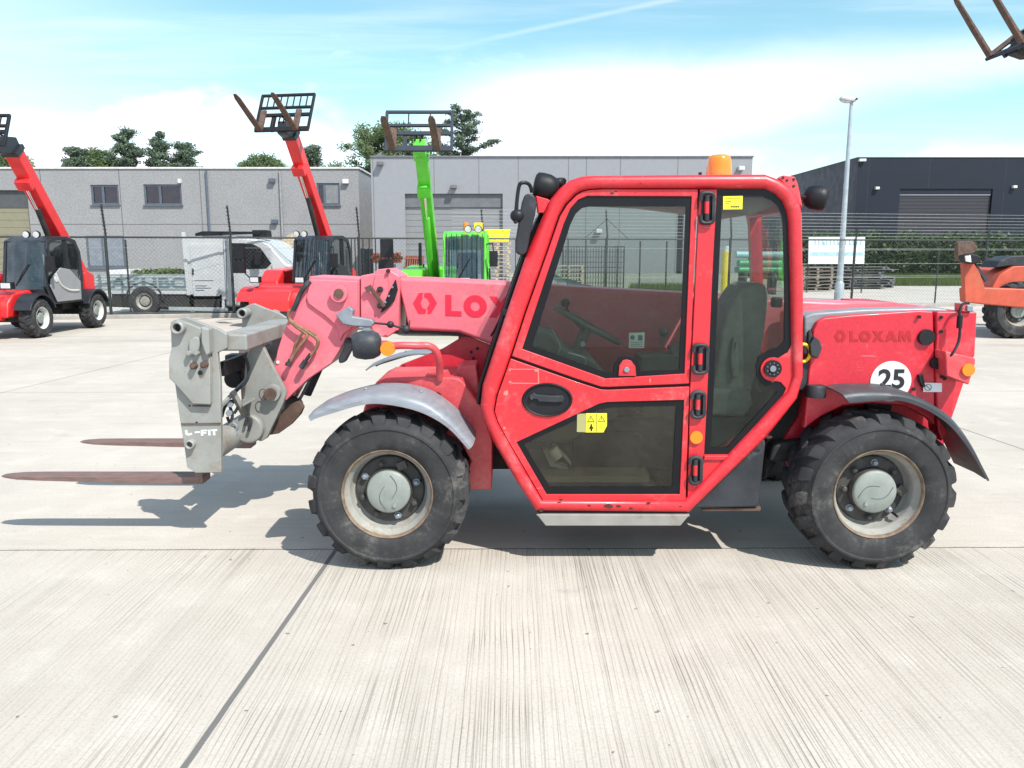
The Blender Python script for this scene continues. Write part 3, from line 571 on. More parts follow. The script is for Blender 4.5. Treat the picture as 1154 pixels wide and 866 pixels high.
# planks sticking up behind the van roof
q = Vector((pt(305, 275, 21).x, 21.0, 0)); o_ = thing_at('timber_bundle', q, 'pale timber boards leaning up behind the truck windscreen', 'timber'); m = MB()
for k in range(6): a = Vector((q.x - .35, 21 + k * .05, 1.15 + k * .05)); m.bar(a, a + Vector((.88, 0, .42 + .03 * k)), .05, .12)
m.build('boards', M['wood2'], o_); m = MB(); m.box((q.x - .3, 21.1, .6), (.5, .5, 1.2)); m.build('trestle', M['dark'], o_)
ORG = Vector((0, 0, 0))

# ================================================================ VEGETATION
def leafmat(name, c, var=.35):
    m = bpy.data.materials.new(name); m.use_nodes = True; nt = m.node_tree; nb = NB(nt); bs = nt.nodes['Principled BSDF']
    g = nt.nodes.new('ShaderNodeNewGeometry'); oi = nt.nodes.new('ShaderNodeNewGeometry'); r = g.outputs['Random Per Island']
    n_ = nb.ss(nb.noise(g.outputs['Position'], .8, 3), .3, .7); t = nb.m('MULTIPLY', nb.m('ADD', r, n_), .5)
    col = nb.mix(t, tuple(q * (1 - var) for q in c), tuple(q * (1 + var) for q in c)); nt.links.new(col, bs.inputs['Base Color']); bs.inputs['Roughness'].default_value = .6
    bs.inputs['Subsurface Weight'].default_value = 0; tr = nt.nodes.new('ShaderNodeBsdfTranslucent'); nt.links.new(col, tr.inputs[0]); mx = nt.nodes.new('ShaderNodeMixShader'); mx.inputs[0].default_value = .42
    nt.links.new(bs.outputs[0], mx.inputs[1]); nt.links.new(tr.outputs[0], mx.inputs[2]); nt.links.new(mx.outputs[0], nt.nodes['Material Output'].inputs[0]); return m
M['pine'] = leafmat('pine_needles', (.15, .205, .14)); M['leaf'] = leafmat('broad_leaves', (.16, .22, .10)); M['hedge'] = leafmat('hedge_leaves', (.06, .105, .04), .5); M['bark'] = mat('bark', (.12, .09, .07), .9, var=.3)
def leaves(m, c, rad, n, size, rs, flat=1.0, shell=.45):
    for _ in range(n):
        d = Vector((rs.gauss(0, 1), rs.gauss(0, 1), rs.gauss(0, 1))).normalized(); r = rs.uniform(shell, 1.0) ** .7
        p = Vector(c) + Vector((d.x * rad * r, d.y * rad * r, d.z * rad * flat * r)); s = size * rs.uniform(.6, 1.35)
        a = Vector((rs.gauss(0, 1), rs.gauss(0, 1), rs.gauss(0, .6))).normalized(); b_ = a.cross(Vector((rs.gauss(0, 1), rs.gauss(0, 1), rs.gauss(0, 1)))).normalized()
        o = len(m.v); m.v += [p - a * s, p + b_ * s * .55, p + a * s, p - b_ * s * .55]; m.f.append([o, o + 1, o + 2, o + 3]); m.mi.append(0)
def tree(px, pyt, Y, wpx, kind, label, name, seed, py0=188, group='trees behind the buildings'):
    rs = random.Random(seed); top_ = pt(px, pyt, Y); base = Vector((top_.x, Y, 0)); hgt = top_.z; W_ = wpx / 900 * Y
    o = thing_at(name, base, label, 'tree', group); m = MB(); tk = MB()
    tk.tube([base, base + Vector((.1, 0, hgt * .4)), base + Vector((-.1, .1, hgt * .7)), base + Vector((0, 0, hgt * .93))], [.26, .2, .14, .04], 8)
    zb = pt(px, py0 + 25, Y).z
    if kind == 'pine':
        nl = 9
        for k in range(nl):
            f = (k + rs.random() * .6) / nl; z_ = zb + (hgt - zb) * f; reach = W_ * .5 * (1.15 - .85 * f ** 1.3) * rs.uniform(.45, 1.2); nb_ = 4
            for j in range(nb_):
                a = 2 * PI * (j + rs.random()) / nb_; zj = z_ + rs.uniform(-.4, .4); rj = reach * rs.uniform(.55, 1.15); e = base + Vector((math.cos(a) * rj, math.sin(a) * rj, zj + rj * rs.uniform(.05, .35))); s_ = base + Vector((0, 0, zj - .3))
                tk.tube([s_, s_.lerp(e, .6) + Vector((0, 0, .08)), e], [.06, .04, .02], 5)
                for t in (.3, .6, .82, 1.0): leaves(m, s_.lerp(e, t) + Vector((rs.uniform(-.2, .2), rs.uniform(-.2, .2), .15)), rs.uniform(.30, .66), 95, .085, rs, .42, .05)
        leaves(m, base + Vector((0, 0, hgt - .25)), .35, 60, .11, rs, .8, .1)
    else:
        zb = pt(px, py0 + 6, Y).z
        for k in range(int(24 + W_ * 9)):
            a = rs.uniform(0, 2 * PI); f = rs.random(); z_ = zb + (hgt - .3 - zb) * f; rr = W_ * .5 * math.sqrt(max(.05, 1 - (f * .95) ** 2)) * rs.uniform(.2, 1.12)
            c = base + Vector((math.cos(a) * rr, math.sin(a) * rr, z_)); tk.tube([base + Vector((0, 0, z_ * .8)), c], [.06, .02], 5); leaves(m, c, rs.uniform(.4, 1.0), 230, .095, rs, rs.uniform(.5, .85), .05)
        leaves(m, base + Vector((0, 0, hgt - .7)), .8, 150, .12, rs, .8, .2)
    tk.build('trunk', M['bark'], o); m.build('crown', M['pine'] if kind == 'pine' else M['leaf'], o, ang=180)
tree(84, 170, 60, 32, 'pine', 'low dark pine at the left end of the left tree group', 'pine_tree', 1)
tree(108, 168, 62, 44, 'broad', 'rounded dense tree second from the left over the grey building', 'tree', 2)
tree(140, 152, 60, 54, 'pine', 'tallest pine of the group over the two dark windows', 'pine_tree', 3)
tree(177, 156, 60, 30, 'pine', 'slim pine right of the tallest pine on the left', 'pine_tree', 4)
tree(207, 167, 61, 42, 'pine', 'wide low pine at the right end of the left tree group', 'pine_tree', 5)
tree(296, 177, 63, 44, 'broad', 'low tree top just left of the raised red boom in the middle', 'tree', 6)
tree(350, 170, 62, 34, 'pine', 'small pine top just right of the raised red boom in the middle', 'pine_tree', 7)
tree(436, 141, 58, 112, 'broad', 'big leafy tree behind the raised green boom', 'tree', 8)
tree(522, 131, 60, 96, 'pine', 'tall spreading pine right of the raised green boom', 'pine_tree', 9)
tree(6, 168, 60, 40, 'broad', 'tree behind the leftmost raised boom at the photo edge', 'tree', 10)
# hedge
rs = random.Random(11); ha, hb_ = gp(868, 306), gp(1200, 306); ha.y = hb_.y = 50; hz = pt(1000, 261, 50).z
o_ = thing_at('hedge', Vector(((ha.x + hb_.x) / 2, 50, 0)), 'long dark green hedge in front of the black warehouse', 'hedge'); m = MB(); xx = pt(845, 290, 50).x; xe = pt(1330, 290, 50).x
while xx < xe: leaves(m, (xx, 50.9 + rs.uniform(-.4, .4), hz * .5 + rs.uniform(-.3, .25)), 1.4, 420, .13, rs, hz * .5 / 1.4, .35); xx += .52
m.build('foliage', M['hedge'], o_, ang=180); m = MB(); m.box(((pt(845, 290, 50).x + xe) / 2, 51.1, hz * .42), (xe - pt(845, 290, 50).x, .9, hz * .84)); m.build('hedge_core', mat('hedge_inside', (.015, .022, .010), .95), o_)  # one solid dark box fills the inside of the foliage
ORG = Vector((0, 0, 0))
M['grass'] = leafmat('grass_blades', (.11, .16, .04), .4); M['grassbase'] = mat('grass_soil', (.10, .12, .045), .95, var=.3, scale=2)
def grass(name, x0, x1, y0, y1, n, hgt, seed, label):
    rs = random.Random(seed); m = MB(); 
    for _ in range(n):
        p = Vector((rs.uniform(x0, x1), rs.uniform(y0, y1), 0)); h_ = hgt * rs.uniform(.4, 1.2); a = rs.uniform(0, PI); w_ = .016; d = Vector((math.cos(a) * w_, math.sin(a) * w_, 0)); t = Vector((rs.uniform(-.3, .3) * h_, rs.uniform(-.3, .3) * h_, h_))
        o = len(m.v); m.v += [p - d, p + d, p + t]; m.f.append([o, o + 1, o + 2]); m.mi.append(0)
    o = m.build(name, M['grass'], None, ang=180); tag(o, label, 'grass', kind='stuff')
gx0, gx1 = pt(880, 300, 45).x, pt(1330, 300, 45).x
sheet('grass_verge', [(gx0, 37.5), (gx1, 37.5), (gx1, 52), (gx0, 52)], .004, M['grassbase'])
grass('verge_grass', gx0, gx1, 37.5, 50, 60000, .32, 3, 'rough grass strip in front of the hedge')
gx0, gx1 = pt(715, 300, 31).x, pt(800, 300, 31).x
grass('weeds', gx0, gx1, 30.3, 32.6, 5000, .34, 4, 'patch of weeds by the plinth of the grey warehouse')

rs = random.Random(21); m = MB()
for k in range(230):
    x_ = -190 + k * 1.75 + rs.uniform(-1, 1); y_ = 118 + rs.uniform(-6, 6); h_ = rs.uniform(2.2, 3.6)
    leaves(m, (x_, y_, h_ * .8), h_, 85, .55, rs, .85, .3)
tag(m.build('far_woodland', M['pine'], None, ang=180), 'distant line of woodland on the horizon', 'woodland', kind='stuff')
# ================================================================ WHEEL (local: centre at origin, outer face towards -Y)
def make_wheel(parent=None, loc=(0, 0, 0), rz=0.0):
    global ORG
    old = ORG; ORG = Vector((0, 0, 0))
    w = empty('wheel', loc, parent, rz)
    ty = MB()
    prof = [(.205, .028), (.222, .012), (.25, .003), (.285, .0), (.308, .001), (.314, -.004), (.322, -.003), (.326, .006), (.340, .022), (.354, .042), (.364, .08), (.367, .15),
            (.364, .22), (.354, .258), (.340, .278), (.326, .292), (.30, .3), (.25, .297), (.222, .288), (.205, .272)]
    ty.lathe(prof, (0, 0, 0), (0, 1, 0), 72)
    N = 19
    def pol(r, a, y): return Vector((math.cos(a) * r, y, math.sin(a) * r))
    rnd = random.Random(3)
    for side in (0, 1):
        for k in range(N):
            a0 = 2 * PI * (k + .5 * side) / N; rings = []
            for y, r, half, sk in ((.014, .333, .048, .0), (.022, .352, .056, .0), (.034, .370, .060, .01), (.045, .3795, .060, .02), (.085, .3815, .058, .06), (.125, .382, .050, .13), (.163, .381, .040, .20)):
                yy = y if side == 0 else .3 - y; rb = r - .035; sk2 = sk
                j = rnd.uniform(-.004, .004)
                rings.append([pol(rb, a0 + sk2 - half * 1.75, yy), pol(r, a0 + sk2 - half * 1.42 + j, yy), pol(r + .001, a0 + sk2, yy), pol(r, a0 + sk2 + half * 1.42 + j, yy), pol(rb, a0 + sk2 + half * 1.75, yy)])
            ty.loft(rings, True, False, True)
    ty.build('tyre', M['tyre'], w, ang=30)
    ri = MB(); ri.lathe([(.216, .030), (.2165, .018), (.213, .013), (.207, .016), (.203, .03)], (0, 0, 0), (0, 1, 0), 56)
    ri.cur = 1
    ri.lathe([(.203, .030), (.199, .045), (.186, .058), (.182, .07), (.180, .11), (.168, .125), (.160, .128)], (0, 0, 0), (0, 1, 0), 56)
    ri.lathe([(.2, .27), (.18, .2), (.165, .135)], (0, 0, 0), (0, 1, 0), 40)
    ri.build('rim', [M['rimedge'], M['rim']], w, ang=50)
    d = MB(); d.lathe([(.166, .126), (.160, .108), (.150, .104), (.11, .104), (.108, .11), (.05, .112), (0, .112)], (0, 0, 0), (0, 1, 0), 48)
    d.box((-.05, .098, .128) if False else (.062, .095, .122), (.046, .03, .038), Matrix.Rotation(R(-20), 3, 'Y'))
    d.build('wheel_disc', M['disc'], w, ang=40)
    h = MB(); h.lathe([(.112, .110), (.109, .075), (.104, .066)], (0, 0, 0), (0, 1, 0), 44); h.cur = 1
    h.lathe([(.104, .066), (.102, .058), (.096, .053), (.05, .050), (0, .049)], (0, 0, 0), (0, 1, 0), 44)
    h.cyl((.03, .0495, -.062), (.03, .043, -.062), .010, 12)
    h.cur = 0
    for sgn in (1, -1):                                         # curved parting grooves cast into the cap
        pth = [Vector((sgn * (.012 + .030 * math.sin(t * 3.0)), .0488, sgn * (.085 - .115 * t))) for t in [i / 8 for i in range(9)]]
        h.tube(pth, .001, 5)
    h.build('hub_cap', [M['disc'], M['hub']], w, ang=40)
    for k in range(8):
        a = 2 * PI * (k + .35) / 8; c = Vector((math.cos(a) * .133, .104, math.sin(a) * .133)); n = MB()
        n.lathe([(.019, 0), (.018, -.006), (.0135, -.007), (.0135, -.022), (.009, -.026), (0, -.027)], c, (0, 1, 0), 6 if k % 2 else 8)
        n.build('wheel_nut', M['disc'] if k % 3 else M['steel'], w, ang=25)
    vb = MB(); vb.tube([(.15, .10, .045), (.156, .07, .047), (.158, .055, .047)], .006, 8); vb.build('valve', M['black'], w)
    ORG = old
    return w

def clr(name, pts): return [Vector(p) for p in pts]
LET = {
 'L': ([(0, 0), (.78, 0), (.78, .25), (.30, .25), (.30, 1), (0, 1)], []),
 'X': ([(0, 0), (.36, 0), (.56, .30), (.76, 0), (1.14, 0), (.76, .51), (1.12, 1), (.76, 1), (.57, .72), (.38, 1), (.02, 1), (.38, .51)], []),
 'A': ([(0, 0), (.30, 0), (.36, .18), (.74, .18), (.80, 0), (1.12, 0), (.72, 1), (.40, 1)], [[(.43, .38), (.67, .38), (.55, .72)]]),
 'M': ([(0, 0), (.28, 0), (.34, .55), (.54, 0), (.70, 0), (.90, .55), (.96, 0), (1.25, 0), (1.14, 1), (.82, 1), (.62, .47), (.42, 1), (.10, 1)], []),
 'O': ([(.56 + .56 * math.cos(a), .5 + .53 * math.sin(a)) for a in [2 * PI * k / 28 for k in range(28)]], [[(.56 + .22 * math.cos(a), .5 + .22 * math.sin(a)) for a in [2 * PI * k / 20 for k in range(20)]]]),
 'HL': ([(0, .5), (.27, 1), (.47, 1), (.41, .86), (.44, .74), (.33, .50), (.43, .27), (.55, .24), (.60, .12), (.54, 0), (.25, 0)], []),
 'HR': ([(.53, 1), (.80, 1), (1.08, .5), (.80, 0), (.62, 0), (.68, .14), (.62, .25), (.75, .50), (.64, .73), (.54, .77), (.48, .86)], []),
}
def letters(word, x0, y0, hgt, wid, gap, Y, mat_, name, parent, dy=0.0, slope=0.0, th=.0012):
    m = MB(); x = x0
    for ch in word:
        if ch == ' ': x += wid * .4; continue
        o, hs = LET[ch]; wmax = max(a for a, _ in o)
        f = lambda a, c: (x + a * wid, y0 - c * hgt + (x - x0 + a * wid) * slope)
        m.plate([f(a, c) for a, c in o], Y, th, [[f(a, c) for a, c in h] for h in hs])
        x += (wmax if ch != 'HL' else 0) * wid + (gap if ch != 'HL' else 0)
    return m.build(name, mat_, parent)

# ================================================================ MAIN TELEHANDLER
ORG = Vector((.57, 4.49, 0))
T = empty('telehandler', ORG)
tag(T, 'big red telehandler with grey fork carriage and boxy cab standing closest, marked LOXAM', 'telehandler')
XF, XR, ZW = pt(436, 561, 3.60).x, pt(991, 561, 3.60).x, .376
YW = 3.59
w0 = make_wheel(T, Vector((XF, YW, ZW)) - ORG); w0['label'] = 'front wheel facing the camera'
def spin(o, a):
    for ch in o.children: ch.rotation_euler = (0, a, 0)
for (wx, wy, rz, a) in ((XR, YW, 0, 1.1), (XF, 2 * 4.49 - YW, PI, .4), (XR, 2 * 4.49 - YW, PI, .9)):
    c = copy_tree(w0, T); c.location = Vector((wx, wy, ZW)) - ORG; c.rotation_euler = (0, 0, rz); spin(c, a)
    if 'label' in c: del c['label']

# --- chassis, axles
m = MB(); m.box((.57, 4.49, .50), (2.5, .50, .26)); m.box((.75, 4.30, .52), (.9, .85, .2)); m.box((1.55, 4.49, .62), (.9, .75, .36))
m.box((-.30, 4.5, .52), (.75, .5, .40)); m.build('chassis', M['dark'], T, .01)
for x_ in (XF, XR):
    m = MB(); m.cyl((x_, 3.75, ZW), (x_, 5.23, ZW), .07, 16); m.lathe([(.02, -.2), (.13, -.14), (.17, 0), (.13, .14), (.02, .2)], (x_, 4.49, ZW), (0, 1, 0), 20)
    m.box((x_, 3.86, ZW), (.2, .16, .22)); m.box((x_, 5.12, ZW), (.2, .16, .22)); m.build('axle', M['dark'], T, .008)

# --- front body: inner wheel box
Yb = 3.93
fb = [(411, 458), (415, 443), (424, 431), (434, 426), (509, 425.5), (517, 427), (523, 432), (543, 459), (555, 497), (554, 552), (524, 552), (523, 540), (531, 520), (520, 500), (500, 482), (470, 470), (440, 464)]
m = MB(); m.plate(fb, Yb, .40); m.build('front_body', M['redtop'], T, .018, seg=3)
m = MB(); m.plate([(512, 427), (514, 417), (520, 412.5), (537, 412), (540, 440), (545, 470), (525, 440)], Yb + .13, .22); m.plate([(411, 456), (440, 462), (470, 468), (500, 480), (520, 498), (500, 520), (400, 500)], Yb + .06, .25)
m.build('body_step', M['redtop'], T, .012)
m = MB(); m.plate([(437, 426), (452, 411), (499, 393), (520.5, 380), (524, 377.5), (553, 389), (590, 398), (600, 470), (540, 470), (437, 430)], 4.47, .02)
m.plate([(516, 360), (523, 360), (523, 396), (517, 398)], 4.50, .03); m.build('boom_support', M['red'], T, .004)
for a, c in ((538, 393), (533.5, 404), (531, 397), (455, 413)):
    m = MB(); m.disc(a, c, 4.468, 1.9, .004, 12); m.build('plate_hole', M['dark'], T)
m = MB(); m.disc(493, 446.5, Yb - .004, 4.2, .02, 18); m.build('body_hole', M['dark'], T)

# --- fenders
def fender(outer, lower, Y0, Y1, mat_, name='fender', flange=.030, label=None, underlip=.012):
    up = catmull([pt(a, c, Y0) for a, c in outer], 5); lo = catmull([pt(a, c, Y0) for a, c in lower], 5)
    n = min(len(up), len(lo)); rings = []
    for i in range(n):
        A = lo[i]; B = up[i]; d = (B - A); L = d.length; d.normalize(); W_ = Y1 - Y0
        top = A + d * min(L, flange * 1.0 + L * .0)
        top = B
        rings.append([A + Vector((0, .002, 0)), A + Vector((0, -.008, 0)), A.lerp(top, .5) + Vector((0, -.008, 0)), top - d * .006 + Vector((0, .004, 0)), top + Vector((0, .02, 0)), top + d * .006 + Vector((0, W_ * .4, 0)),
                      top + d * .004 + Vector((0, W_, 0)), top - d * .006 + Vector((0, W_, 0)), top - d * .004 + Vector((0, W_ * .4, 0)), top - d * .012 + Vector((0, .022, 0)), A.lerp(top, .5) + Vector((0, .006, 0))])
    m = MB(); m.loft(rings)
    for t in (.35, .62):                                        # bolts
        q = rings[int(n * t)][5]; m.ball(q + Vector((0, .03, .003)), .009, 8)
    o = m.build(name, mat_, T, ang=40); return o
fu = [(346.5, 470), (355, 464), (377, 455), (401, 448), (424, 444.5), (453, 446), (480, 454), (503, 469.5), (517, 483), (533, 503)]
fl = [(351, 474.5), (358, 471), (379, 464.5), (403, 457.5), (424, 455), (450, 458), (474, 464.5), (495, 475), (511, 487.5), (528, 506.5)]
fender(fu, fl, 3.60, 3.90, M['fender'])
o = fender(fu, fl, 3.60, 3.90, M['fender'])
for v_ in o.data.vertices: v_.co.y = -v_.co.y                     # far side fender, mirrored about the machine's centre line
o.data.flip_normals()
ru = [(949, 444), (966, 441.5), (990, 441), (1015, 442.5), (1037, 449), (1058, 460), (1078, 476), (1098, 504), (1115.5, 540)]
rl = [(956.5, 454), (970, 453), (990, 451.5), (1013, 451.5), (1034, 457.5), (1054, 468), (1073, 483), (1093, 509), (1112.5, 542)]
fender(ru, rl, 3.60, 3.90, M['fenderdark'])
o = fender(ru, rl, 3.60, 3.90, M['fenderdark'])
for v_ in o.data.vertices: v_.co.y = -v_.co.y
o.data.flip_normals()

# --- rear body
Yr = 3.80
rb = [(917, 372), (921, 363), (931.6, 357.5), (960, 355), (1035.5, 350), (1052, 351), (1054, 420), (1054, 480), (1046, 472), (1020, 458), (985, 455), (950, 458), (925, 470), (906, 484), (911, 424)]
m = MB(); m.plate(rb, Yr, .05); m.build('side_panel', M['red'], T, .010, seg=3)
m = MB(); m.plate([(906, 400), (906, 357), (917, 352.5), (931.6, 351.5), (973, 348.5), (1048, 347), (1069, 348), (1062, 400)], Yr + .03, .10)
m.build('rear_trim', M['fender'], T, .014, seg=3)
m = MB(); m.plate([(1055.5, 351), (1101.5, 351.5), (1099, 402), (1079, 428), (1074, 470), (1062, 499), (1057, 486), (1055, 440)], Yr - .01, .10)
m.poly([pt(1062, 352, 3.95), pt(1101, 352.5, 3.95), pt(1097, 402, 3.95), pt(1074, 470, 3.95), pt(1064, 475, 3.95)], (0, 1.25, 0)); m.build('rear_counterweight', M['red'], T, .010)
m = MB(); zt = pt(1000, 352, 3.83).z - .03; x0, x1 = pt(930, 352, 3.83).x, pt(1060, 352, 3.83).x
m.box(((x0 + x1) / 2 - .08, 5.0, zt - .22), (x1 - x0 + .1, .52, .44)); m.poly([pt(908, 356, 3.94), pt(935, 350, 3.94), pt(1052, 346.5, 3.94), pt(1052, 420, 3.94), pt(908, 420, 3.94)], (0, .40, 0)); m.build('engine_hood', M['redtop'], T, .02, seg=3)
m = MB(); yl = 3.70
m.plate([(1065.5, 396), (1099.5, 404), (1099.5, 409), (1092, 434), (1067, 424)], yl, .10); m.build('tail_lamp_box', M['redtop'], T, .006)
m = MB(); m.disc(1092, 417.3, yl - .012, 7.2, .016, 24); m.build('tail_indicator', M['orange'], T, .003)
m = MB(); m.disc(1045, 380.5, Yr - .018, 9, .02, 26); m.build('round_cap', M['black'], T, .004)
m = MB(); m.disc(1057, 410, Yr - .03, 6.5, .04, 16); m.plate([(1060, 408), (1075, 412), (1073, 419), (1060, 415)], Yr - .03, .03); m.build('tow_socket', M['black'], T, .003)
m = MB(); m.tube(catmull([pt(1092, 342, 3.76), pt(1085, 343, 3.75), pt(1081.5, 352, 3.74), pt(1082, 370, 3.73), pt(1080, 386, 3.72), pt(1073, 399, 3.70), pt(1064, 406, 3.73)], 6), .0065, 8)
m.cyl(pt(1082, 356, 3.735), pt(1081, 370, 3.735), .013, 10); m.build('cable', M['black'], T)
m = MB(); m.plate([(1083, 342), (1090, 343), (1090, 352), (1083, 351)], 3.78, .06); m.build('lamp_bracket', M['redtop'], T, .004)
m = MB(); m.plate([(1090, 344), (1097, 345), (1097, 352), (1090, 351)], 3.77, .05); m.build('number_lamp', M['steel'], T, .004)
m = MB(); m.plate([(1035.5, 423), (1040, 422), (1042, 430), (1043, 436), (1040, 437), (1036.5, 430)], Yr - .02, .02); m.build('panel_latch', M['black'], T, .003)
for a, c in ((1036.5, 357.5), (1061, 358), (1061, 374), (1062, 425), (1065, 427), (1030, 439)):
    m = MB(); m.disc(a, c, Yr - .016, 2.0, .008, 12); m.build('panel_bolt', M['black'], T)
m = MB(); m.plate([(880, 500), (900, 470), (911, 420), (1055, 420), (1058, 470), (1064, 500), (1050, 560), (900, 560)], 3.955, .03); m.build('inner_panel', M['red'], T)
m = MB(); m.plate([(976, 452), (1006, 452), (1002, 475), (980, 475)], 3.90, .05); m.build('fender_shade_plate', M['dark'], T)  # dark plate drawn for the shadow of the fender support
# stickers
m = MB(); m.disc(1004, 430, Yr - .003, 23, .0025, 40); st = m.build('number_sticker', M['white'], T)
text('25', .128, M['ink'], 'number', st, pt(1005, 428.5, Yr - .0045), off=.0035, ext=.0007, sx=1.04)
m = MB(); m.plate([(1040.5, 431.5), (1061.5, 432), (1061.5, 442), (1040.5, 442)], Yr - .013, .002); st = m.build('no_smoking_sticker', M['white'], T)
m = MB(); c0 = pt(1046, 436.8, Yr - .0145); rr = .0155
m.tube([c0 + Vector((math.cos(a) * rr, 0, math.sin(a) * rr)) for a in [2 * PI * k / 24 for k in range(24)]], .0012, 5, closed=True)
m.cyl(c0 + Vector((-.011, 0, .011)), c0 + Vector((.011, 0, -.011)), .0012, 5); m.build('sign_mark', M['ink'], st)
letters('LOXAM', 957.8, 385.3, 12.0, 11.9, 1.3, Yr - .0018, M['letter2'], 'rear_lettering', T, slope=-.004)
letters(['HL', 'HR'], 940.5, 385.5, 13.0, 12.4, 0, Yr - .0018, M['letter2'], 'rear_emblem', T)

# filler neck, tank cap
m = MB(); q = pt(905, 398, 3.80)
m.tube([q + Vector((math.cos(a) * .034, 0, math.sin(a) * .042)) for a in [2 * PI * k / 24 for k in range(24)]], .008, 8, closed=True); m.build('filler_ring', M['yellowp'], T)
m = MB(); m.plate([(898, 408), (922, 406), (915, 422), (906, 440), (898, 440)], 3.81, .05); m.plate([(913, 388), (918, 379), (924, 384), (927, 393), (922, 405), (914, 401)], 3.77, .05)
m.plate([(911, 376), (914, 372), (916, 378), (915, 388), (911, 388)], 3.79, .03); m.build('filler_neck', M['greyplastic'], T, .006)
m = MB(); a = pt(919, 441, 3.78); m.lathe([(0, .03), (.042, .03), (.047, .022), (.049, -.02), (.047, -.028), (0, -.028)], a, (0, 0, 1), 26); m.build('tank_cap', M['greyplastic'], T)

# --- boom
Ybm = 4.38
top = [(447, 313), (475, 313.5), (530, 316), (581, 318.6), (640, 323), (720, 327.5), (785, 331), (860, 336.5), (960, 341), (1046, 345)]
bot = [(1046, 372), (960, 385), (860, 400), (760, 404), (640, 400), (590, 397), (553, 389), (538, 383), (517, 375.5), (490, 373.6), (461, 373)]
m = MB(); m.plate(top + bot, Ybm, .27); boom = m.build('boom', M['pink'], T, .022, seg=3)
letters('LOX', 501.7, 356.4, 24.0, 23.6, 2.2, Ybm - .0016, M['letter'], 'boom_lettering', boom, slope=.035)
letters(['HL', 'HR'], 465.3, 354.0, 23.6, 25.3, 0, Ybm - .0016, M['letter'], 'boom_emblem', boom)
col = [(406, 311), (422, 308), (424, 304), (437, 303), (444, 307), (451, 311.5), (450, 340), (449, 373.5), (447, 373.5), (436, 381), (425, 379), (416.5, 370), (406, 358)]
m = MB(); m.plate(col, Ybm - .025, .32); collar = m.build('boom_collar', M['pink'], T, .012, seg=2)
m = MB(); m.plate([(445.6, 315), (448, 327), (444.5, 338.5), (437, 347), (429, 353), (430.5, 347), (438.5, 329)], Ybm - .045, .018); m.build('wear_plate', M['black'], T, .003)
for a, c, r_ in ((428, 326.5, 3.4), (427.5, 345, 3), (442, 324, 1.4), (434, 341, 1.5), (438, 334, 1.3), (437, 305.5, 2.2)):
    m = MB(); m.disc(a, c, Ybm - .055, r_, .028, 12); m.disc(a, c, Ybm - .062, r_ * .55, .01, 6); m.build('boom_bolt', M['steel'] if r_ < 2 else M['dark'], T, .001)
m = MB(); m.bar(pt(412, 327, Ybm - .05), pt(419, 324, Ybm - .05), .016, .03); m.bar(pt(418, 325, Ybm - .05), pt(433, 346, Ybm - .06), .012, .02); m.build('lock_bracket', M['rust'], collar, .002)
m = MB(); m.plate([(423, 309), (436, 310), (438, 329), (432, 350), (424, 345), (419, 330)], Ybm - .037, .014); m.build('collar_plate', M['pink'], collar, .003)
m = MB(); m.plate([(446.5, 372), (520, 373.5), (540, 380), (520, 379.5), (447, 376)], Ybm + .02, .2); m.build('boom_underside', M['dark'], T)
# head
Yh = Ybm - .02
hd = [(349, 311.5), (378, 312.5), (405, 314), (405, 366), (400, 371), (393.5, 374), (390, 381), (387, 388), (374, 409), (360, 419), (348, 427), (334, 440), (322, 452), (318, 447), (314, 430), (309, 413), (313, 394), (319, 375), (328, 352), (336, 338), (346, 324)]
m = MB(); m.plate(hd, Yh, .31); head = m.build('boom_head', M['pink'], T, .012, seg=3)
rib = catmull([(352, 318, 0), (345, 335, 0), (348, 343, 0), (356, 349, 0), (366, 356, 0), (375, 364, 0), (381, 372, 0), (383, 380, 0), (378, 389, 0), (371, 391, 0)], 5)
m = MB(); m.plate([(350, 315), (403, 317), (403, 362), (395, 371), (387, 377), (383, 385), (381, 372), (375, 364), (366, 356), (356, 349), (348, 343), (345.5, 335)], Yh - .016, .02); m.build('head_plate', M['pink'], head, .006)
m = MB(); m.disc(381.5, 331.5, Yh - .05, 9.5, .05, 28); m.cur = 1; m.disc(381.5, 331, Yh - .06, 5.4, .02, 20); m.build('pivot_pin', [M['pink'], M['rust']], T, .004)
m = MB(); m.disc(340, 413, Yh - .006, 1.8, .01, 12); m.disc(313, 408.5, Yh - .006, 1.8, .01, 12); m.build('pin_stud', M['white'], T)
for pth, r_ in (([(333, 346), (326, 352), (325.5, 359), (333, 366), (345, 373), (356, 381), (358.5, 386), (356, 393), (350, 401)], .0095), ([(326, 361), (334, 368.5), (342, 374), (346, 378), (342, 385), (335, 394), (327, 407)], .0095), ([(356, 378), (347, 372), (340, 377), (333, 388), (331, 398)], .007)):
    m = MB(); m.tube(catmull([pt(a, c, Yh - .04) for a, c in pth], 6), r_, 10); m.build('hydraulic_pipe', M['pipe'], T)
for a, c, d, e in ((327, 405, 324, 413), (350, 399, 339, 415)):
    m = MB(); m.cyl(pt(a, c, Yh - .04), pt((a + d) / 2, (c + e) / 2, Yh - .04), .011, 6); m.cyl(pt((a + d) / 2, (c + e) / 2, Yh - .04), pt(d, e, Yh - .045), .017, 6); m.build('pipe_fitting', M['greyplastic'], T, .001)
m = MB(); m.tube(catmull([pt(349, 317, Yh - .02), pt(343, 324, Yh - .03), pt(338, 332, Yh - .03), pt(334, 342, Yh - .04), pt(330, 350, Yh - .04)], 5), .014, 10); m.build('hydraulic_hose', M['greyplastic'], T)
m = MB(); m.plate([(377.7, 355), (392.5, 345.5), (398, 350), (397, 357), (419, 360.5), (421.5, 364.5), (418, 369), (399, 368), (386, 365.6)], Yh - .085, .06); m.build('hose_guard', M['steel'], T, .006)
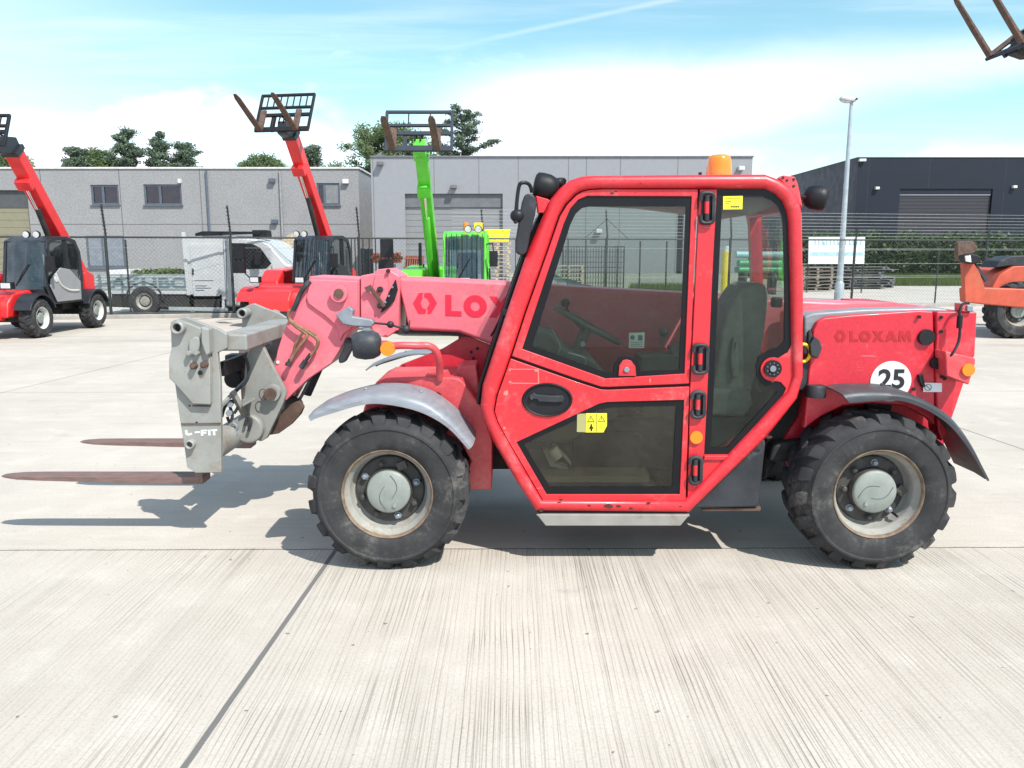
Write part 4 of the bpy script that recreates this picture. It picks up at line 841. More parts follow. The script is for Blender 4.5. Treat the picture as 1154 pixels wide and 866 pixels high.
m = MB(); m.tube([pt(419, 364, Yh - .06), pt(440, 366, Yh - .06), pt(446, 368, Yh - .06), pt(457, 371.5, Yh - .03)], .006, 8); m.ball(pt(440, 366, Yh - .065), .020, 10); m.ball(pt(457.5, 371.5, Yh - .03), .024, 12)
m.tube([pt(460, 372, Yh - .03), pt(461.5, 366, Yh - .03), pt(462, 361, Yh - .03)], .003, 6); m.build('hose_clamp_rod', M['greyplastic'], T)
m = MB(); m.plate([(390, 381), (397, 384.5), (396, 394), (388, 409), (382, 410), (381, 405), (386, 394)], Yh - .02, .07); m.build('rubber_stop', M['greyplastic'], T, .008)
# tilt cylinder under the head
m = MB(); a = pt(349, 424, Yh + .13); c = pt(331, 458, Yh + .13); m.cyl(a, c, .022, 14); m.build('cylinder_rod', M['chrome'], T)
m = MB(); m.cyl(pt(362, 400, Yh + .17), pt(343, 443, Yh + .17), .042, 18); m.ball(pt(331, 457, Yh + .12), .055, 14); m.build('tilt_cylinder', M['dark'], T)
m = MB(); m.plate([(302, 491), (318, 462), (325, 456), (337, 452), (341.5, 460), (338, 468), (328, 479), (314, 489)], Yh + .06, .05); m.build('clevis', M['rust'], T, .006)

# --- fork carriage
def half_carriage(Ya, flip, label=None):
    """side plates; px are for the near plate at Y 3.97, moved bodily to the far side"""
    dY = Ya - 3.97
    res = []
    def P2(pts, Y, th, mat_, name, bev=.005, holes=()):
        m = MB(); m.plate(pts, Y, th, holes)
        for q in m.v: q.y = (q.y + dY) if not flip else (Ya + (3.97 - q.y) + .10)
        o = m.build(name, mat_, T, bev); res.append(o); return o
    base = [(197, 433), (201, 463), (208, 508), (210.5, 527), (221, 533.5), (249.5, 533), (248.3, 430), (245, 398), (255.5, 393), (255.5, 377), (246, 371), (226, 364), (209, 357), (200, 360), (192, 365), (193, 395), (191, 405), (191, 427)]
    P2(base, 3.97, .03, M['grey'], 'carriage_side_plate')
    outer = [(191.8, 363), (198, 360), (212, 364.5), (226, 370.5), (228, 385), (232, 393), (236.5, 404), (237, 456.5), (217, 455.6), (196.6, 432.6), (190.3, 427), (190, 405), (193, 394)]
    P2(outer, 3.935, .035, M['grey'], 'carriage_outer_plate', .006)
    P2([(226, 368), (235, 371), (236, 399), (232, 402), (229, 394), (226.5, 386)], 3.90, .06, M['grey'], 'carriage_rib', .008)
    P2([(212, 384), (218, 379.5), (224, 381), (225, 388), (222, 401), (212, 401)], 3.915, .03, M['grey'], 'lock_block', .01)
    m = MB()
    for a, c, r_, z_ in ((199.4, 369.8, 7.3, 3.895), (213.5, 501.5, 5.3, 3.94)):
        q = pt(a, c, z_); rr = r_ / 900 * 4.05
        m.lathe([(rr * .62, .06), (rr * .62, -.003), (rr * .8, -.006), (rr, 0), (rr, .055)], q, (0, 1, 0), 26); m.cur = 1
        m.lathe([(rr * .6, .03), (0.0005, .031)], q, (0, 1, 0), 20); m.cur = 0
        for v_ in m.v: v_.y = (v_.y + dY) if not flip else (Ya + (3.97 - v_.y) + .10)
        m.build('carriage_boss', [M['grey'], M['dark']], T); m = MB()
    if flip:
        q = pt(199.4, 369.8, 3.97); q.y = Ya - .02; rr = .033; m = MB(); m.lathe([(rr * .62, .05), (rr * .62, -.003), (rr * .8, -.006), (rr, 0), (rr, .085)], q, (0, 1, 0), 26); m.cur = 1; m.lathe([(rr * .6, .03), (0.0005, .031)], q, (0, 1, 0), 20); m.build('inner_boss', [M['grey'], M['dark']], T)
    for a, c, r_ in ((217, 413, 4.2), (229, 411.5, 4.0), (212, 399, 3.4), (221, 399, 2.6)):
        m = MB(); m.disc(a, c, 3.905, r_, .03, 6 if r_ > 4 else 14)
        m.disc(a, c, 3.895, r_ * .6, .02, 12)
        for q in m.v: q.y = (q.y + dY) if not flip else (Ya + (3.97 - q.y) + .10)
        m.build('carriage_bolt', M['rust'] if r_ > 3.9 else M['grey'], T, .002)
    m = MB(); m.disc(225.5, 420.5, 3.9335, 2.8, .004, 14); m.disc(213.5, 457.5, 3.9685, 1.1, .003, 10); m.disc(221.5, 476.5, 3.9685, 1.3, .003, 10)
    for q in m.v: q.y = (q.y + dY) if not flip else (Ya + (3.97 - q.y) + .10)
    m.build('bolt_hole', M['ink'], T)
    return res
near = half_carriage(3.97, False)
half_carriage(4.96, True)
# white peeling lettering on the near plate
m = MB(); Yt = 3.9682
m.plate([(208.3, 485.5), (211, 485), (211.2, 488.5), (213.5, 489), (216, 488), (216.5, 490.2), (213, 491.2), (209.3, 490.6)], Yt, .0015); m.plate([(219.3, 486.7), (225.2, 486.4), (225.3, 488.2), (219.4, 488.6)], Yt, .0015)
m.plate([(226.2, 484.9), (233.6, 484.6), (233.6, 486.3), (229, 486.5), (229, 487.6), (232.6, 487.5), (232.6, 488.9), (229, 489), (229.1, 491.2), (226.4, 491.3)], Yt, .0015)
m.plate([(234.6, 484.6), (237, 484.5), (237.2, 491), (234.8, 491.1)], Yt, .0015); m.plate([(237.8, 484.5), (244.6, 484.1), (244.6, 485.9), (242.4, 486), (242.6, 490.8), (240, 490.9), (239.9, 486.1), (237.8, 486.2)], Yt, .0015)
m.build('carriage_lettering', M['white'], near[0])
for a, c, d, e in ((204, 478, 248.5, 477.5), (217, 457.5, 237, 458), (237.8, 400, 238.2, 455), (193.5, 396, 196, 431)): m = MB(); m.bar(pt(a, c, 3.966), pt(d, e, 3.966), .006, .006); m.build('weld_seam', M['rust'], near[0])
# cross members
a = pt(262, 385, 4.02); c = Vector((a.x, 4.96, a.z))
m = MB(); m.box(((a.x), 4.48, a.z - .005), (.155, .95, .085)); m.build('carriage_top_bar', M['grey'], T, .012, seg=3)
m = MB(); q = pt(238, 505, 4.02); m.cyl((q.x, 4.0, q.z), (q.x, 4.97, q.z), .072, 32); m.build('carriage_tube', M['grey'], T)
q = pt(290, 478, 4.40)
m = MB(); m.cyl((q.x - .01, 4.26, q.z + .0), (q.x - .01, 4.312, q.z + .0), .082, 28); m.build('tube_collar', M['grey'], T, .015)
m = MB(); a = pt(246, 414, 4.05); m.box((a.x + .02, 4.48, a.z - .01), (.03, .86, .075)); m.build('back_bar', M['black'], T, .004)
m = MB(); a = pt(266, 414, 4.45); m.box((a.x, 4.45, a.z), (.09, .10, .15)); m.cyl((a.x, 4.38, a.z - .06), (a.x, 4.5, a.z - .06), .05, 18); m.build('lock_cylinder', M['black'], T, .01)
cpl = [(282.5, 389.5), (291.5, 384.5), (294, 385.5), (306, 410), (321, 438.5), (322.3, 444), (318.7, 456), (301, 494), (294, 498), (284, 494), (276, 470), (274, 449), (275, 434), (276, 405)]
for y_ in (4.31, 4.72):
    m = MB(); m.plate(cpl, 4.31, .035)
    for q in m.v: q.y += y_ - 4.31
    m.build('coupling_plate', M['grey'], T, .006)
m = MB(); m.disc(306, 443.5, 4.27, 9.3, .05, 28); m.cur = 1; m.disc(304, 444.5, 4.25, 6.6, .04, 24); m.build('coupling_pin', [M['grey'], M['rust']], T, .005)
m = MB(); rp = pt(298, 444, 4.28); m.tube([rp + Vector((math.cos(a) * .022, -.02, math.sin(a) * .03)) for a in [2 * PI * k / 18 for k in range(18)]], .003, 6, closed=True); m.build('retaining_ring', M['rust'], T)
m = MB(); m.poly([pt(273, 456.5, 4.20), pt(287.5, 448, 4.20), pt(284, 447.5, 4.31), pt(273, 450, 4.31)], (0, 0, -.012)); m.build('gusset', M['grey'], T, .002)
m = MB(); m.bar(pt(245, 462, 4.1), pt(278, 428, 4.34), .016, .02); m.bar(pt(262, 442, 4.2), pt(277, 470, 4.28), .028, .028); m.build('locking_lever', M['grey'], T, .003)
for pth in ([(250, 470), (254, 458), (262, 452), (268, 458), (264, 466)], [(256, 470), (259, 476), (262, 468), (258, 456)], [(258, 482), (262, 477), (267, 481), (265, 490), (268, 496)], [(276, 480), (279, 470), (283, 475), (280, 486)], [(275, 400), (279, 410), (280, 424), (274, 434), (262, 444), (254, 455)]):
    m = MB(); m.tube(catmull([pt(a, c, 4.24) for a, c in pth], 6), .0085, 8); m.build('carriage_hose', M['greyplastic'] if pth[0][0] != 258 else M['steel'], T)
for a, c in ((259, 456), (258, 466), (264, 489)):
    m = MB(); m.cyl(pt(a, c, 4.2), pt(a + 1, c - 1, 4.27), .018, 6); m.build('hose_coupler', M['steel'], T, .002)
# forks
def fork(Y0, Y1, tip_px):
    tip = pt(tip_px, 538, (Y0 + Y1) / 2) if tip_px < 50 else None
    xt = -2.70; xh = pt(236, 540, 4.0).x - .09; zt_ = .335
    m = MB(); rings = []
    for x_, th_, nar in ((xt, .004, .35), (xt + .03, .010, .62), (xt + .10, .016, .92), (xt + .22, .021, 1), (xt + .6, .031, 1), (xh - .08, .038, 1), (xh, .040, 1), (xh + .035, .036, 1)):
        yc = (Y0 + Y1) / 2; hw = (Y1 - Y0) / 2 * nar; up = -.006 * (1 - nar)
        rings.append([Vector((x_, yc - hw, zt_ + up)), Vector((x_, yc + hw, zt_ + up)), Vector((x_, yc + hw, zt_ - th_ + up)), Vector((x_, yc - hw, zt_ - th_ + up))])
    m.loft(rings); m.box((xh + .012, (Y0 + Y1) / 2, zt_ + .27), (.042, Y1 - Y0 - .006, .62)); m.box((xh + .04, (Y0 + Y1) / 2, zt_ + .55), (.08, (Y1 - Y0) * .8, .05)); m.box((xh + .04, (Y0 + Y1) / 2, zt_ + .05), (.08, (Y1 - Y0) * .8, .05))
    return m.build('fork', M['forkrust'], T, .004)
fork(4.05, 4.16, 0); fork(4.83, 4.94, 90)

# --- front lamp on its arm
Yl = 3.80
m = MB(); m.tube(catmull([pt(a, c, Yl + d) for a, c, d in ((437, 391, 0), (452, 389.5, .0), (470, 390, .02), (482, 390, .03), (490, 394, .05), (494, 403, .07), (495.5, 414, .10), (495, 428, .13))], 5), .018, 14)
m.plate([(479, 424), (483, 420), (504, 420), (507, 424), (506, 429), (480, 430)], Yb + .02, .10); m.build('lamp_arm', M['redtop'], T)
m = MB(); q = pt(413, 389, Yl); m.lathe([(.002, -.068), (.05, -.066), (.062, -.05), (.071, -.01), (.069, .03), (.055, .060), (.03, .072), (.002, .074)], q, (1, .15, .05), 24)
hl = m.build('headlight', M['greyplastic'], T, ang=60)
m = MB(); m.cyl(q + Vector((.06, 0, 0)), q + Vector((.10, 0, .0)), .022, 14); m.build('lamp_joint', M['redtop'], T)
m = MB(); m.plate([(408, 371), (416, 370), (418, 378), (410, 380)], Yl - .01, .03); m.build('lamp_clamp', M['steel'], hl, .003)
m = MB(); m.disc(436.5, 393.6, Yl - .04, 8.2, .035, 24); m.build('front_indicator', M['orange'], T, .005)
# --- cab
Ys, Yf = 3.665, 4.355
FO = [(604, 577), (584, 547), (556, 499), (546, 475), (541.5, 458), (544, 435), (558.6, 391), (572.5, 349), (596, 280), (614, 239), (621, 224), (632, 211.6), (643, 203), (657, 198.6), (671, 197.7), (770, 197), (864, 196.4), (878, 201.6), (891.7, 210), (902, 224), (905.5, 240), (907, 330), (906.5, 425), (900, 450), (864.7, 495), (777.5, 579)]
FI = [(611, 565.5), (597, 542), (571, 497), (560, 477), (556, 464), (559, 447), (575, 402), (592, 350), (617, 280), (629.5, 243.5), (637.7, 229.6), (648.8, 218.5), (655, 215), (663, 213), (675, 212), (770, 212), (864, 212), (876, 218), (884, 226), (889, 238), (891, 250), (893.5, 335), (895, 425), (889, 442), (853, 482), (773, 566)]
def frame_ring(mirror):
    rings = []
    for o_, i_ in zip(FO, FI):
        A = pt(*o_, Ys); B = pt(*i_, Ys); sec = []
        for t, dy in ((-.02, .075), (-.02, .03), (.06, .014), (.22, .004), (.5, 0), (.78, .004), (.94, .014), (1.02, .03), (1.02, .075)):
            q = A.lerp(B, t); q.y = Ys + dy
            if mirror: q.y = Yf - dy
            sec.append(q)
        rings.append(sec)
    m = MB(); m.loft(rings, True, True); return m.build('cab_frame', M['redcab'], T, ang=45)
frame_ring(False); frame_ring(True)
rings = []
for o_, i_ in zip(FO, FI):
    A = pt(*o_, Ys); B = pt(*i_, Ys); rings.append([Vector((q.x, Ys + dy, q.z)) for q, dy in ((A.lerp(B, .85), .052), (A.lerp(B, 1.3), .052), (A.lerp(B, 1.3), .062), (A.lerp(B, .85), .062))])
m = MB(); m.loft(rings, True, True); m.build('door_gap_backing', M['seal'], T)  # dark ring added behind the door gaps to stop light showing through
def atY(p, Y): q = pt(*p, Ys); q.y = Y; return q
# cross beams between the two side frames
m = MB()
for i, w_ in ((9, .06), (19, .06), (6, .05), (22, .05), (1, .05), (25, .06)):
    A = atY(FO[i], Ys + .06); B = atY(FI[i], Ys + .06); c = A.lerp(B, .55); m.box((c.x, (Ys + Yf) / 2, c.z), (w_, Yf - Ys - .12, w_))
m.build('cross_beam', M['redcab'], T, .008)
idx = list(range(11, 19)); m = MB()
m.loft([[atY(FO[i], Ys + .06).lerp(atY(FI[i], Ys + .06), .12) for i in idx], [atY(FO[i], Yf - .06).lerp(atY(FI[i], Yf - .06), .12) for i in idx]], False)
for i, q in enumerate(list(m.v)):
    pass
m.build('cab_roof', M['redtop'], T); 
m = MB(); m.loft([[atY(FO[i], Ys + .06).lerp(atY(FI[i], Ys + .06), .9) for i in idx], [atY(FO[i], Yf - .06).lerp(atY(FI[i], Yf - .06), .9) for i in idx]], False)
m.build('roof_lining', M['lining'], T)
def span_glass(ids, name, bulge, t=.35, mat_=None):
    rows = []
    N = 8
    for k in range(N + 1):
        f = k / N; Y = Ys + .05 + (Yf - Ys - .10) * f; row = []
        for i in ids:
            A = atY(FO[i], Y); B = atY(FI[i], Y); q = A.lerp(B, t); q.x += bulge * (1 - (2 * f - 1) ** 2); row.append(q)
        rows.append(row)
    m = MB(); m.loft(rows, False); return m.build(name, mat_ or M['glass'], T)
span_glass([10, 9, 8, 7, 6, 5], 'windscreen', -.05, mat_=M['glassi']); span_glass([20, 21, 22], 'rear_window', .02, mat_=M['glassi'])
span_glass([5, 4, 3, 2, 1, 0], 'front_bulkhead', -.02, .4, M['red']); span_glass([22, 23, 24, 25], 'rear_bulkhead', .0, .4, M['dark'])
m = MB(); rows = []
A = [atY(FO[i], Ys + .055) for i in (9, 8, 7, 6, 5, 4)]
m.tube([q + Vector((-.012, 0, 0)) for q in A], .010, 8); m.build('windscreen_seal', M['seal'], T); m = MB(); m.tube([Vector((q.x - .012, Yf - .05, q.z)) for q in A], .010, 8); m.build('windscreen_seal', M['seal'], T)
m = MB(); q = pt(571, 352, 3.72); m.box(q, (.035, .03, .03)); m.tube([q, q + Vector((-.02, .0, -.01)), q + Vector((-.06, .2, -.10)), q + Vector((-.08, .3, -.14))], .007, 6); m.build('wiper', M['black'], T, .002)
# pillar strip, lower corner and latch lobe
bp = [(789, 213.5), (808, 213.5), (803, 309), (797, 449), (793.6, 512.5), (823, 512.5), (775, 564.5), (778, 434)]
bp.remove((823, 512.5))
m = MB(); m.plate([(881, 449), (886, 438), (880, 431), (868, 429), (861, 422), (860.5, 413), (866, 406), (877, 404), (888, 397), (892.5, 388), (894.5, 425), (888.5, 441)], 3.690, .03); m.build('catch_panel', M['redcab'], T, .003)
m = MB(); m.plate(bp, 3.690, .03); m.build('rear_pillar', M['redcab'], T, .003)
m = MB(); m.plate([(793.6, 512.3), (826, 512.3), (853.5, 481.5), (774.5, 565)], 3.6925, .025); m.build('corner_panel', M['redcab'], T)
m = MB(); m.plate([(794, 514), (821, 514), (816, 519), (793, 519)], 3.682, .012); m.build('pillar_lip', M['redcab'], T, .003)
so_ = [(806, 212.5), (863, 212.5), (876, 218.5), (884, 227), (889.5, 239), (891.5, 251), (893.5, 335), (893, 388), (888, 397), (877, 404), (866, 406), (860.5, 413), (861, 422), (868, 429), (880, 431), (886, 438), (881, 449), (823, 512.8), (793.3, 512.8), (796.5, 449), (802.5, 309)]
si_ = [(814, 222), (860, 222), (870, 226), (877, 233), (881, 243), (883, 254), (884.5, 335), (884, 384), (878, 391), (866, 396), (855, 402), (852, 413), (853, 424), (860, 434), (872, 438), (876, 442), (873, 446), (819, 505), (801, 505), (804, 449), (810, 309)]
m = MB(); m.plate(so_, 3.696, .012, [si_]); m.build('glass_border', M['seal'], T)
m = MB(); m.plate(so_, 3.700, .005); m.build('rear_side_glass', M['glass'], T)
# upper door leaf
ul = [(577, 401.5), (593.8, 350), (618.7, 280), (631.2, 244), (639.2, 231), (650, 220), (656, 216.2), (664, 214.4), (675, 213.5), (786.6, 213.5), (776.6, 432.6), (685, 436.4), (677, 436), (651, 427.5)]
uh = [(588.5, 393.6), (635.5, 252), (643, 235), (652, 225), (662, 221), (779.5, 221.5), (771.4, 421.5), (682.4, 427)]
ui = [(600, 390), (642.5, 254), (648.5, 241.5), (656, 234.5), (664, 233), (773, 233), (765.5, 417), (684, 420.5)]
m = MB(); m.plate(ul, 3.688, .026, [uh]); udoor = m.build('upper_door', M['redcab'], T, .003)
m = MB(); m.plate([(588, 393.8), (635.2, 251.8), (642.7, 234.5), (652, 224.5), (662, 220.6), (780, 221), (771.8, 422), (682.4, 427.5)], 3.696, .010, [ui]); m.build('glass_border', M['seal'], udoor)
m = MB(); m.plate(uh, 3.700, .004); m.build('window', M['glass'], udoor)
m = MB(); m.plate([(697, 424), (698, 412), (702, 406.5), (706.5, 405.5), (711.5, 407), (716, 413), (717, 424)], 3.683, .02); m.cur = 1; m.disc(706.4, 417, 3.675, 3.4, .012, 6); m.cur = 2
m.plate([(690.5, 424), (692, 411), (698, 403), (706, 401), (714, 403), (721, 411), (722.5, 424)], 3.694, .006); m.build('window_lock', [M['redcab'], M['steel'], M['seal']], udoor, .002)
m = MB(); m.plate([(577, 396), (651, 421), (680, 432), (776, 428), (776, 442), (680, 446), (651, 437), (575, 410)], 3.7055, .008); m.build('split_backing', M['seal'], T)  # dark strip added to block daylight through the door split
# lower door panel
lp = [(575.5, 404.5), (651, 431), (677, 439.3), (685, 439.8), (777, 436), (772.6, 564.5), (612, 564.5), (598.5, 541), (572, 496), (561.5, 476.5), (557.5, 464), (560.5, 447)]
lh = [(582, 498.8), (675, 455.5), (684, 453.5), (771, 451), (766, 557.5), (616, 557.5)]
li = [(590, 500.5), (677, 461), (684.5, 459.5), (762, 457), (757.5, 549), (619.5, 549)]
m = MB(); m.plate(lp, 3.688, .026, [lh]); ldoor = m.build('lower_door', M['redcab'], T, .003)
m = MB(); m.plate([(581.5, 498.8), (675, 455), (684, 453), (771.5, 450.6), (766.4, 558), (615.7, 558)], 3.696, .010, [li]); m.build('glass_border', M['seal'], ldoor)
m = MB(); m.plate(lh, 3.700, .004); m.build('window', M['glassd'], ldoor)
m = MB(); q = pt(616.7, 450.8, 3.688); Rx, Rz = 28 / 900 * 3.85, 19 / 900 * 3.82
prof = [(1.0, .002), (.99, -.006), (.94, -.010), (.90, -.008), (.87, -.0015), (.5, -.001), (0.001, -.001)]
m.loft([[q + Vector((math.cos(2 * PI * k / 40) * Rx * r_, h_, math.sin(2 * PI * k / 40) * Rz * r_)) for k in range(40)] for r_, h_ in prof], True, False, False)
hb = m.build('handle_recess', M['black'], ldoor, ang=50)
m = MB(); m.plate([(596, 446.5), (602, 442.5), (604, 445), (622, 446.5), (634, 446), (636.5, 450), (634, 453.5), (622, 453.6), (607, 453), (605, 450), (597, 450)], 3.672, .016); m.cyl(pt(599, 449.5, 3.668), pt(599, 449.5, 3.68), .007, 12)
m.build('door_handle', M['greyplastic'], ldoor, .004)
# hinges
for (x0_, x1_, y0_, y1_) in ((788, 806, 217, 252), (780, 799, 388.5, 421), (778.3, 795.5, 441.5, 471), (776, 792, 515, 545.5)):
    m = MB(); cx_ = (x0_ + x1_) / 2; hy = (y1_ - y0_); Yg = 3.672
    ptop = [(x0_ + 1.5, y0_ + hy * .27), (x0_ + 2.2, y0_ + 3), (x0_ + 5.5, y0_ + .8), (x1_ - 5.5, y0_ + .8), (x1_ - 2.2, y0_ + 3), (x1_ - 1.2, y0_ + hy * .27)]
    pbot = [(x0_ + 1.2, y1_ - hy * .27), (x0_ + 2, y1_ - 3), (x0_ + 5, y1_ - .8), (x1_ - 6, y1_ - .8), (x1_ - 2.6, y1_ - 3), (x1_ - 1.8, y1_ - hy * .27)]
    for pp in (ptop, pbot): m.tube(catmull([pt(a, c, Yg) for a, c in pp], 4), .0095, 8)
    m.bar(pt(x1_ - 1.6, y0_ + hy * .2, Yg), pt(x1_ - 2.2, y1_ - hy * .2, Yg), .014, .016, (0, 1, 0))
    m.cyl(pt(cx_, y0_ + 3, Yg), pt(cx_ - .6, y0_ + hy * .30, Yg), .0115, 10); m.cyl(pt(cx_ - .8, y1_ - 3, Yg), pt(cx_ - .4, y1_ - hy * .32, Yg), .0115, 10); m.cur = 1
    m.plate([(x0_ + 3, y0_ + 4), (x1_ - 3, y0_ + 4), (x1_ - 3.6, y1_ - 4), (x0_ + 2.6, y1_ - 4)], Yg + .012, .012); m.cur = 2
    m.cyl(pt(cx_ - .4, y0_ + hy * .30, Yg), pt(cx_ - .6, y1_ - hy * .32, Yg), .011, 10)
    m.build('hinge', [M['greyplastic'], M['ink'], M['redcab']], T)
m = MB(); m.disc(785, 493.5, 3.676, 7.2, .016, 28); m.build('side_indicator', M['orange'], T, .003)
m = MB(); m.disc(871, 416.5, 3.684, 13.5, .012, 30); m.build('catch_base', M['redcab'], T, .003)
m = MB(); m.disc(871.5, 416, 3.668, 9.8, .03, 30); m.cur = 1; m.disc(871.5, 416, 3.660, 3.5, .012, 16)
for k in range(9): a = 2 * PI * k / 9; m.disc(871.5 + 6.6 * math.cos(a), 416 + 6.6 * math.sin(a), 3.6665, .7, .003, 6)
m.build('window_catch', [M['black'], M['steel']], T, .002)
m = MB(); m.tube(catmull([pt(862, 416, 3.72), pt(857, 417, 3.72), pt(854, 422, 3.72), pt(852.5, 432, 3.72), pt(855, 439, 3.72), pt(858, 441, 3.72)], 5), .009, 8); m.build('catch_lever', M['greyplastic'], T)
m = MB(); m.disc(867.5, 430.5, 3.687, 1.5, .004, 10); m.disc(856, 472, 3.668, 2.2, .006, 10); m.build('frame_rust_spot', M['rust'], T) if False else None
# stickers
m = MB(); m.plate([(815, 221.5), (837, 221), (836.6, 236), (815, 236.3)], 3.6935, .0015); st = m.build('inspection_sticker', M['yellow'], T)
m = MB()
for k, (y_, x_) in enumerate(((224, 834), (227, 824), (229.5, 822))): m.plate([(818, y_), (x_, y_), (x_, y_ + .5), (818, y_ + .5)], 3.6925, .001)
for k in range(5): m.plate([(823.5 + k * 2, 232.3), (824.9 + k * 2, 232.3), (824.9 + k * 2, 234), (823.5 + k * 2, 234)], 3.6925, .001)
m.build('sticker_print', M['ink'], st)
m = MB(); m.plate([(660.5, 466), (684, 466), (684, 480), (680, 487.5), (660.3, 487.5)], 3.6955, .0015); st = m.build('warning_sticker', M['yellow'], T)
m = MB()
for x_ in (665.8, 678): 
    tri = [(x_ - 4.2, 475.5), (x_, 468.3), (x_ + 4.2, 475.5)]; m.plate(tri, 3.6945, .001, [[(x_ - 3.1, 474.9), (x_, 469.6), (x_ + 3.1, 474.9)]]); m.plate([(x_ - .4, 471.2), (x_ + .4, 471.2), (x_ + .3, 473.2), (x_ - .3, 473.2)], 3.6945, .001)
m.plate([(672.1, 466.5), (672.6, 466.5), (672.6, 487), (672.1, 487)], 3.6945, .001); m.plate([(660.6, 476.6), (672, 476.6), (672, 477), (660.6, 477)], 3.6945, .001)
m.plate([(665.6, 478.2), (667.2, 478.2), (667.4, 480.5), (669.3, 483.5), (667.6, 483.3), (667.4, 486.3), (665.8, 486.3), (665.2, 483.3), (663.4, 483.5), (665.2, 480.5)], 3.6945, .001); m.build('warning_print', M['ink'], st)
M['yfade'] = mat('sun_faded_yellow', (.30, .29, .12), .6)
m = MB(); m.plate([(650.5, 466.5), (660.2, 466.3), (660.1, 487.4), (650, 487)], 3.6955, .0014); m.build('faded_sticker', M['yfade'], T)
m = MB(); m.plate([(709, 375.3), (726.5, 374.8), (726, 392.5), (708.6, 392.5)], 3.706, .001); st = m.build('notice_sticker', mat('notice_paper', (.52, .56, .56), .6), T)
m = MB(); m.disc(713, 380.5, 3.7045, 2.6, .001, 12); m.plate([(719, 378), (724, 378), (724, 384), (719, 384)], 3.7045, .001)
for y_ in (386.5, 388.8, 391): m.plate([(710.5, y_ - .4), (724.5, y_ - .4), (724.5, y_ + .1), (710.5, y_ + .1)], 3.7045, .001)
m.build('notice_print', mat('notice_ink', (.10, .13, .17), .6), st)
# ghost of an old label above the handle
gh = mat('old_glue_marks', (.62, .20, .19), .6)
m = MB()
for q4 in ([(573.5, 416), (606, 416), (606, 416.7), (573.5, 416.7)], [(573.5, 431.5), (607.5, 432), (607.5, 432.8), (573.5, 432.4)], [(606, 416), (607, 416), (607.5, 432), (606.4, 432)], [(573.4, 415.5), (577, 415.5), (575, 418.5), (573.4, 418)], [(573.4, 430), (576, 430), (578, 433), (573.4, 433)], [(602, 416.4), (606, 416.4), (606, 419), (603, 419)], [(568.5, 441.5), (572, 440), (572.5, 445), (570, 446), (567, 444.5)], [(567, 482), (569.5, 481), (569.5, 483.5), (567.5, 484)]): m.plate(q4, 3.6872, .0012)
m.build('glue_marks', gh, ldoor)
m = MB()
rs = random.Random(5)
for (a, c, s_) in ((686, 570.5, 4), (697, 571, 2.5), (711, 573, 2), (664, 570, 1.8), (632, 563.8, 2), (867, 493, 3), (610, 576, 2), (731, 567, 1.8), (767, 571, 1.2), (871, 430.5, 1.6), (690, 218, 2.0), (694, 216, 1.4), (722, 207, 1)):
    n_ = 9; m.plate([(a + s_ * (1 + .5 * rs.random()) * math.cos(2 * PI * k / n_), c + s_ * .42 * (1 + .6 * rs.random()) * math.sin(2 * PI * k / n_)) for k in range(n_)], Ys - .0015 if c > 560 and c < 577 or a > 850 or c < 210 else 3.6865, .004)
m.build('rust_chips', mat('bare_rusty_patch', (.06, .022, .016), .8), T)

# steps and side cover
m = MB(); m.plate([(604.5, 580), (777.5, 580.5), (767, 593), (615, 593)], 3.665, .02); m.poly([pt(604.5, 580, 3.67), pt(777.5, 580.5, 3.67), pt(777.5, 580.5, 3.67) + Vector((0, .6, 0)), pt(604.5, 580, 3.67) + Vector((0, .6, 0))], (0, 0, -.01)); m.build('side_step', M['stepgrey'], T, .004)
m = MB(); m.plate([(606, 574), (778, 574), (776, 581), (607, 581)], 3.70, .6); m.build('cab_floor', M['dark'], T)
m = MB(); m.plate([(861, 494), (863, 499), (855.5, 572), (787, 573.5), (781, 572), (782, 568)], 3.715, .28); m.build('tank_cover', M['greyplastic'], T, .014, seg=3)
m = MB(); m.plate([(790, 573.5), (858, 572.5), (857, 576), (792, 576.5)], 3.73, .26); m.build('tank_bracket', M['rust'], T, .002)
m = MB(); m.plate([(862, 480), (897, 440), (911, 430), (912, 482), (890, 500), (878, 520), (862, 545)], 3.98, .35); m.plate([(872, 500), (915, 495), (915, 520), (866, 522)], 3.90, .1); m.build('rear_axle_mount', M['dark'], T, .02)

# roof items
zr = atY(FO[15], 4.0).z
q = Vector((pt(810, 200, 3.95).x, 3.95, zr - .03))
m = MB(); m.lathe([(.0, .0), (.064, .0), (.066, .02), (.063, .028), (.063, .045)], q, (0, 0, 1), 30); bc = m.build('beacon_base', M['black'], T)
m = MB(); m.lathe([(.061, .043), (.062, .05), (.059, .09), (.054, .130), (.048, .143), (.036, .148), (0, .150)], q, (0, 0, 1), 30); m.build('beacon_lens', M['beacon'], T, ang=50)
m = MB(); m.lathe([(.022, .05), (.022, .10), (.012, .12), (0, .12)], q, (0, 0, 1), 16); m.build('beacon_bulb', M['steel'], bc)
m = MB(); m.tube([pt(789, 198, 3.9), pt(789, 194.5, 3.9)], .008, 8); m.build('roof_plug', M['black'], T)
m = MB(); m.plate([(878, 201), (883, 197.5), (896, 199.5), (899, 206), (902, 219), (904.5, 234), (896, 226), (888, 212)], 3.72, .05); rbk = m.build('rear_lamp_bracket', M['redtop'], T, .004)
m = MB()
for a, c in ((882.5, 200.5), (887, 203.5), (894.5, 202.5), (894.5, 210)): m.disc(a, c, 3.718, 1.6, .004, 10)
m.build('bracket_holes', M['ink'], rbk)
